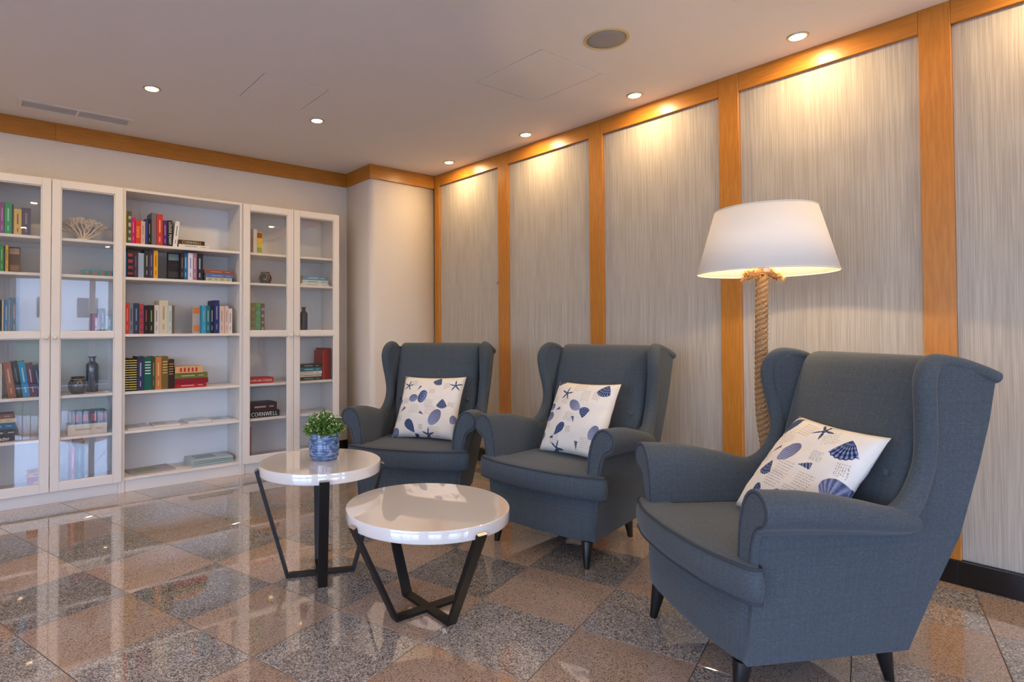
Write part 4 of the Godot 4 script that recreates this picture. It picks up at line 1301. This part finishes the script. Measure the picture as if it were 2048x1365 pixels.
func _print_material(which: int) -> StandardMaterial3D:
	var n := 512
	var im := Image.create(n, n, false, Image.FORMAT_RGB8)
	var nz := FastNoiseLite.new()
	nz.seed = 20 + which
	nz.frequency = 0.011
	for y in n:
		for x in n:
			var k := nz.get_noise_2d(x, y)
			var w := 0.012 * ((x + y) % 2)
			im.set_pixel(x, y, Color(0.87 + 0.02 * k - w, 0.85 + 0.015 * k - w, 0.815 - 0.03 * absf(k) - w))
	var rng := RandomNumberGenerator.new()
	rng.seed = 5 + which
	for e in PRINT[which]:
		var c := Vector2(e[1], e[2]) * n
		var r: float = e[3] * n * (1.0 if e[0] == "text" else 1.12)
		var turn := deg_to_rad(e[4])
		if e[0] == "text":
			var ink := Color(0.42, 0.33, 0.3) if rng.randf() < 0.6 else Color(0.3, 0.3, 0.36)
			for line in 6:
				var q := -r
				var long := r * rng.randf_range(0.6, 1.0)
				while q < long:
					var run := rng.randf_range(4, 13)
					var z := q
					while z < minf(q + run, long):
						var at := c + Vector2(z, (line - 2.5) * r * 0.26 + sin(z * 1.3 + line) * 1.6).rotated(turn)
						if at.x > 1 and at.y > 1 and at.x < n - 2 and at.y < n - 2:
							im.set_pixel(int(at.x), int(at.y), ink)
							if rng.randf() < 0.45:
								im.set_pixel(int(at.x), int(at.y) + 1, ink.lightened(0.2))
						z += 0.7
					q += run + rng.randf_range(3, 7)
			continue
		var tone := {"star": Color(0.25, 0.3, 0.41), "fan": Color(0.26, 0.31, 0.44), "cone": Color(0.31, 0.35, 0.46), "dome": Color(0.43, 0.46, 0.58), "mussel": Color(0.35, 0.4, 0.54), "oval": Color(0.47, 0.49, 0.6), "whelk": Color(0.23, 0.29, 0.42)}
		var ink: Color = tone[e[0]]
		for y in range(maxi(0, int(c.y - r * 1.2)), mini(n, int(c.y + r * 1.2))):
			for x in range(maxi(0, int(c.x - r * 1.2)), mini(n, int(c.x + r * 1.2))):
				var q := (Vector2(x, y) - c).rotated(-turn) / r
				var a := q.angle()
				var d := q.length()
				var inside := false
				var mark := 0.0
				match e[0]:
					"star":
						var w := fposmod(a + PI / 2, TAU / 5) - TAU / 10
						inside = d < 0.22 + 0.78 * pow(maxf(0.0, 1.0 - (TAU / 10 - absf(w)) * 0.0 - absf(absf(w) - TAU / 10) * 2.6), 1.3)
						mark = 0.25 * sin(d * 26)
					"fan":
						var v := q - Vector2(0, 0.8)
						var f := atan2(v.x, -v.y)
						var dd := v.length()
						inside = dd < 1.6 - 0.3 * f * f + 0.04 * cos(f * 30) and absf(f) < 0.62 + 0.25 * (1.0 - dd / 1.6)
						mark = 0.45 * cos(f * 30) * smoothstep(0.1, 0.6, dd) + 0.2 * cos(dd * 18)
					"cone":
						inside = absf(q.x) < 0.5 * pow(clampf((1.0 - q.y) / 2.0, 0.0, 1.0), 0.8) * (1.0 + 0.12 * sin(q.y * 16)) and absf(q.y) < 0.95
						mark = 0.4 * sin(q.y * 14 + q.x * 4)
					"dome":
						inside = q.x * q.x / 0.8 + q.y * q.y / 0.62 < 1.0
						mark = 0.22 * cos(atan2(q.x, 0.9 - q.y) * 26) + 0.18 * q.y
					"mussel":
						inside = q.x * q.x / 0.42 + q.y * q.y < 1.0
						mark = 0.35 * q.x + 0.2 * cos(d * 20)
					"oval":
						inside = q.x * q.x / 0.36 + q.y * q.y < 1.0
						mark = 0.12 * cos(q.x * 30) + 0.12 * q.y
					"whelk":
						inside = q.x * q.x < 0.2 * (1.0 - q.y * q.y) * (1.1 - q.y)
						mark = 0.5 * sin(q.y * 22) * sin(q.x * 24 + q.y * 6)
				if inside:
					var k := 1.0 + mark + rng.randf_range(-0.22, 0.22)
					im.set_pixel(x, y, Color(ink.r * k, ink.g * k, ink.b * k).lerp(Color(0.8, 0.8, 0.84), clampf(mark * 0.5, 0.0, 0.4)))
	var m := mat(Color.WHITE, 0.9, 0, 0.15)
	m.albedo_texture = ImageTexture.create_from_image(im)
	m.texture_repeat = false
	return m

# ---------------------------------------------------------------- tables
func build_tables() -> void:
	_table("tall white round side table carrying the potted plant", Vector3(0.4525, 0, 1.976), 0.495, 0.2625, 0.141, deg_to_rad(-23.6))
	_table("low white round coffee table with nothing on it", Vector3(0.624, 0, 2.533), 0.4, 0.312, 0.144, deg_to_rad(-2.0))

func _table(label: String, at: Vector3, h: float, r: float, foot: float, turn: float) -> void:
	var t := thing("round_table", label, "table", at, turn, "white round tables with black metal legs")
	var th := 0.045
	var s := G.new()
	s.lathe([[r - 0.004, h - th], [r - 0.001, h - th + 0.001], [r, h - th + 0.004], [r, h - 0.003], [r - 0.0008, h - 0.001], [r - 0.003, h]], 96, Vector3.ZERO)
	obj("tabletop", s, M.table_white, t)
	# two flat-bar frames that cross on the floor and clasp the rim
	var w := 0.02
	var d := 0.0065
	for k in 4:
		var a := k * PI / 2
		var out := Vector3(cos(a), 0, sin(a))
		var tan := Vector3(-sin(a), 0, cos(a))
		var lo := out * foot + Vector3(0, 0.0, 0)
		var hi := out * (r + 0.0105) + Vector3(0, h - th + 0.018, 0)
		var dir := (hi - lo).normalized()
		var n := dir.cross(tan).normalized()
		s = G.new()
		var ring0 := PackedVector3Array()
		var ring1 := PackedVector3Array()
		for e in [[-w, -d], [w, -d], [w, d], [-w, d]]:
			var q: Vector3 = lo + tan * e[0] + n * e[1]
			q -= dir * (q.y / dir.y)
			ring0.append(q)
			var z: Vector3 = hi + tan * e[0] + n * e[1]
			ring1.append(z)
		s.loft([ring0, ring1], -1)
		obj("leg", s, M.black_metal, t)
		s = G.new()
		var tip := hi + dir * 0.0006
		var r2 := PackedVector3Array()
		var r3 := PackedVector3Array()
		for e in [[-w, -d], [w, -d], [w, d], [-w, d]]:
			r2.append(tip + tan * e[0] * 0.98 + n * e[1] * 0.95)
			r3.append(tip + dir * 0.001 + tan * e[0] * 0.98 + n * e[1] * 0.95)
		s.loft([r2, r3], -1)
		obj("leg_end", s, M.brushed, t)
	for k in 2:
		s = G.new()
		if k == 0:
			s.box(Vector3(0, 0.0065, 0), Vector3(foot * 2 - 0.012, 0.013, w * 2), 0.0008)
			obj("floor_bar", s, M.black_metal, t)
		else:
			for sg in [-1, 1]:
				s = G.new()
				s.box(Vector3(0, 0.0065, sg * (foot / 2 + w / 2 - 0.003)), Vector3(w * 2, 0.0126, foot - w - 0.006), 0.0008)
				obj("floor_bar", s, M.black_metal, t)

func build_plant() -> void:
	var t := thing("potted_plant", "small leafy plant with cream buds in a blue glazed pot", "potted plant", Vector3(0.479, 0.4952, 1.958))
	var s := G.new()
	var pr := [[0.052, 0.0], [0.057, 0.002], [0.061, 0.008]]
	for k in 18:
		var y := 0.012 + k * 0.0055
		pr.append([0.0635 + 0.0035 * sin(PI * (y - 0.01) / 0.1) + 0.0011 * (1 if k % 2 else -1), y])
	pr.append_array([[0.0625, 0.112], [0.0615, 0.117], [0.059, 0.119], [0.0565, 0.116], [0.0555, 0.1]])
	s.lathe(pr, 48, Vector3.ZERO)
	var gm := triplanar(mat(Color.WHITE, 0.16, 0, 0.6), Vector3(4, 10, 4), false)
	gm.albedo_texture = noise_tex(FastNoiseLite.TYPE_SIMPLEX_SMOOTH, 0.03, [rgb(48, 68, 102), rgb(84, 110, 148), rgb(134, 156, 186)], [0.28, 0.52, 0.8], 256, 5)
	obj("pot", s, gm, t)
	var rng := RandomNumberGenerator.new()
	rng.seed = 31
	var soil := G.new()
	soil.lathe([[0.054, 0.095], [0.053, 0.1], [0.02, 0.103]], 24, Vector3.ZERO)
	obj("soil", soil, mat(rgb(58, 44, 34), 0.95), t)
	var stems := G.new()
	var leaves := [G.new(), G.new()]
	var buds := G.new()
	for k in 150:
		var a := rng.randf() * TAU
		var el := acos(1.0 - rng.randf() * 1.05)
		var dir := Vector3(sin(el) * cos(a), cos(el) * 1.0, sin(el) * sin(a))
		var len := rng.randf_range(0.07, 0.088)
		var root := Vector3(cos(a) * 0.03 * sin(el), 0.1, sin(a) * 0.03 * sin(el))
		var tip := Vector3(0, 0.122, 0) + Vector3(dir.x * len * 0.98, dir.y * len * 1.02, dir.z * len * 0.98)
		stems.tube(PackedVector3Array([root, root.lerp(tip, 0.5) + Vector3(0, 0.008, 0), tip]), [0.0011, 0.0009, 0.0006], 4)
		for m in 26:
			var f := rng.randf_range(0.45, 1.05)
			var p := root.lerp(tip, f) + Vector3(rng.randf_range(-1, 1), rng.randf_range(-1, 1), rng.randf_range(-1, 1)) * 0.009
			var d := (dir + Vector3(rng.randf_range(-1, 1), rng.randf_range(-0.6, 1), rng.randf_range(-1, 1)) * 1.1).normalized()
			_leaf(leaves[0 if rng.randf() < 0.6 else 1], p, d, rng.randf_range(0.007, 0.012), rng)
		if rng.randf() < 0.5:
			for m in 4:
				_leaf(buds, tip + Vector3(rng.randf_range(-1, 1), rng.randf_range(-0.5, 1), rng.randf_range(-1, 1)) * 0.007, (dir + Vector3(rng.randf_range(-1, 1), rng.randf_range(-1, 1), rng.randf_range(-1, 1))).normalized(), rng.randf_range(0.006, 0.0095), rng)
	obj("stems", stems, mat(rgb(84, 110, 52), 0.8), t).set_meta("kind", "stuff")
	obj("leaves", leaves[0], mat(rgb(62, 102, 30), 0.6), t).set_meta("kind", "stuff")
	obj("leaves", leaves[1], mat(rgb(98, 134, 46), 0.6), t).set_meta("kind", "stuff")
	obj("buds", buds, mat(rgb(226, 226, 190), 0.7), t).set_meta("kind", "stuff")

func _leaf(g: G, p: Vector3, d: Vector3, len: float, rng: RandomNumberGenerator) -> void:
	var side := d.cross(Vector3(rng.randf_range(-1, 1), rng.randf_range(-1, 1), rng.randf_range(-1, 1))).normalized()
	var n := d.cross(side).normalized()
	var w := len * 0.36
	var a := p
	var b := p + d * len * 0.55 + side * w + n * len * 0.06
	var c := p + d * len + n * len * 0.02
	var e := p + d * len * 0.55 - side * w + n * len * 0.06
	var m := p + d * len * 0.5 - n * len * 0.04
	g.solid(PackedVector3Array([a, b, c, e, m]), PackedInt32Array([a_i(0), 1, 2, 0, 2, 3, 0, 4, 1, 1, 4, 2, 2, 4, 3, 3, 4, 0]), PackedInt32Array([-1, -1, -1, -1, -1, -1]))

func a_i(k: int) -> int:
	return k

# ---------------------------------------------------------------- floor lamp
func build_lamp() -> void:
	var t := thing("floor_lamp", "floor lamp with a twisted rope stem and a white drum shade", "floor lamp", Vector3(1.872, 0, 3.22))
	# rope stem: three strands round a path that leans at the foot
	var mid := smooth_path([Vector3(0.045, 0.03, 0.012), Vector3(0.045, 0.25, 0.012), Vector3(0.036, 0.45, 0.01), Vector3(0.02, 0.58, 0.003), Vector3(0.006, 0.7, -0.005), Vector3(0.0, 0.85, -0.005), Vector3(0, 1.1, 0), Vector3(0, 1.285, 0.004)], 60)
	for k in 3:
		var s := G.new()
		var path := PackedVector3Array()
		for i in mid.size():
			var a := -mid[i].y / 0.066 * TAU + TAU * k / 3
			path.append(mid[i] + Vector3(cos(a), 0, sin(a)) * 0.0135)
		s.tube(path, 0.0124, 9)
		obj("rope_strand", s, M.rope, t)
	var s := G.new()
	s.lathe([[0.15, 0.0], [0.155, 0.004], [0.155, 0.022], [0.148, 0.028], [0.03, 0.03]], 48, Vector3(0.045, 0, 0.012))
	obj("foot", s, M.black_metal, t)
	# frayed rope end across the top of the stem
	var rng := RandomNumberGenerator.new()
	rng.seed = 8
	var ax := Vector3(0.794, 0, 0.608)
	s = G.new()
	var curve := smooth_path([-ax * 0.062 + Vector3(0, 1.288, 0), -ax * 0.03 + Vector3(0, 1.3, 0), Vector3(0, 1.305, 0), ax * 0.04 + Vector3(0, 1.304, 0), ax * 0.075 + Vector3(0, 1.286, 0)], 5)
	s.tube(curve, 0.017, 10)
	obj("rope_end", s, M.rope, t)
	s = G.new()
	for k in 900:
		var c := curve[rng.randi() % curve.size()]
		var d := Vector3(rng.randf_range(-1, 1), rng.randf_range(-1, 1), rng.randf_range(-1, 1)).normalized()
		d = (d + ax * signf(c.dot(ax)) * 0.5).normalized()
		s.tube(PackedVector3Array([c + d * 0.01, c + d * rng.randf_range(0.022, 0.036)]), [0.0013, 0.0004], 3, -1)
	var fr := obj("frayed_fibres", s, M.fray, t)
	fr.set_meta("kind", "stuff")
	# shade, open at both ends
	s = G.new()
	var rings := []
	var c := Vector3(0.011, 0, 0.014)
	for e in [[0.265, 1.303], [0.1925, 1.57], [0.1910, 1.57], [0.2635, 1.303]]:
		var r := PackedVector3Array()
		for k in 72:
			r.append(c + Vector3(cos(TAU * k / 72) * e[0], e[1], sin(TAU * k / 72) * e[0]))
		rings.append(r)
	s.loft(rings, 1, false, -1, false, true)
	var sh := obj("lamp_shade", s, M.shade, t)
	for e in [[0.2645, 1.304], [0.1922, 1.569]]:
		s = G.new()
		var r := PackedVector3Array()
		for k in 72:
			r.append(c + Vector3(cos(TAU * k / 72) * e[0], e[1], sin(TAU * k / 72) * e[0]))
		s.tube(r, 0.0028, 6, 1, true)
		obj("hem", s, mat(rgb(226, 220, 210), 0.9, 0, 0.1), sh)
	s = G.new()
	s.lathe([[0.016, 1.306], [0.018, 1.31], [0.018, 1.35], [0.014, 1.356]], 16, c)
	obj("socket", s, M.white, t)
	M.bulb = mat(rgb(255, 240, 215), 0.5)
	M.bulb.emission_enabled = true
	M.bulb.emission = Color(1.0, 0.82, 0.56)
	M.bulb.emission_energy_multiplier = 4.0
	s = G.new()
	s.lathe([[0.012, 1.3562], [0.02, 1.372], [0.03, 1.392], [0.03, 1.41], [0.02, 1.427], [0.006, 1.434]], 20, c)
	obj("bulb", s, M.bulb, t)
	var l := OmniLight3D.new()
	l.name = "bulb_light"
	l.light_color = Color(1.0, 0.86, 0.66)
	l.light_energy = 0.2
	l.light_size = 0.012
	l.omni_range = 12.0
	l.omni_attenuation = 2.0
	l.shadow_enabled = true
	t.add_child(l)
	l.position = c + Vector3(0, 1.4, 0)
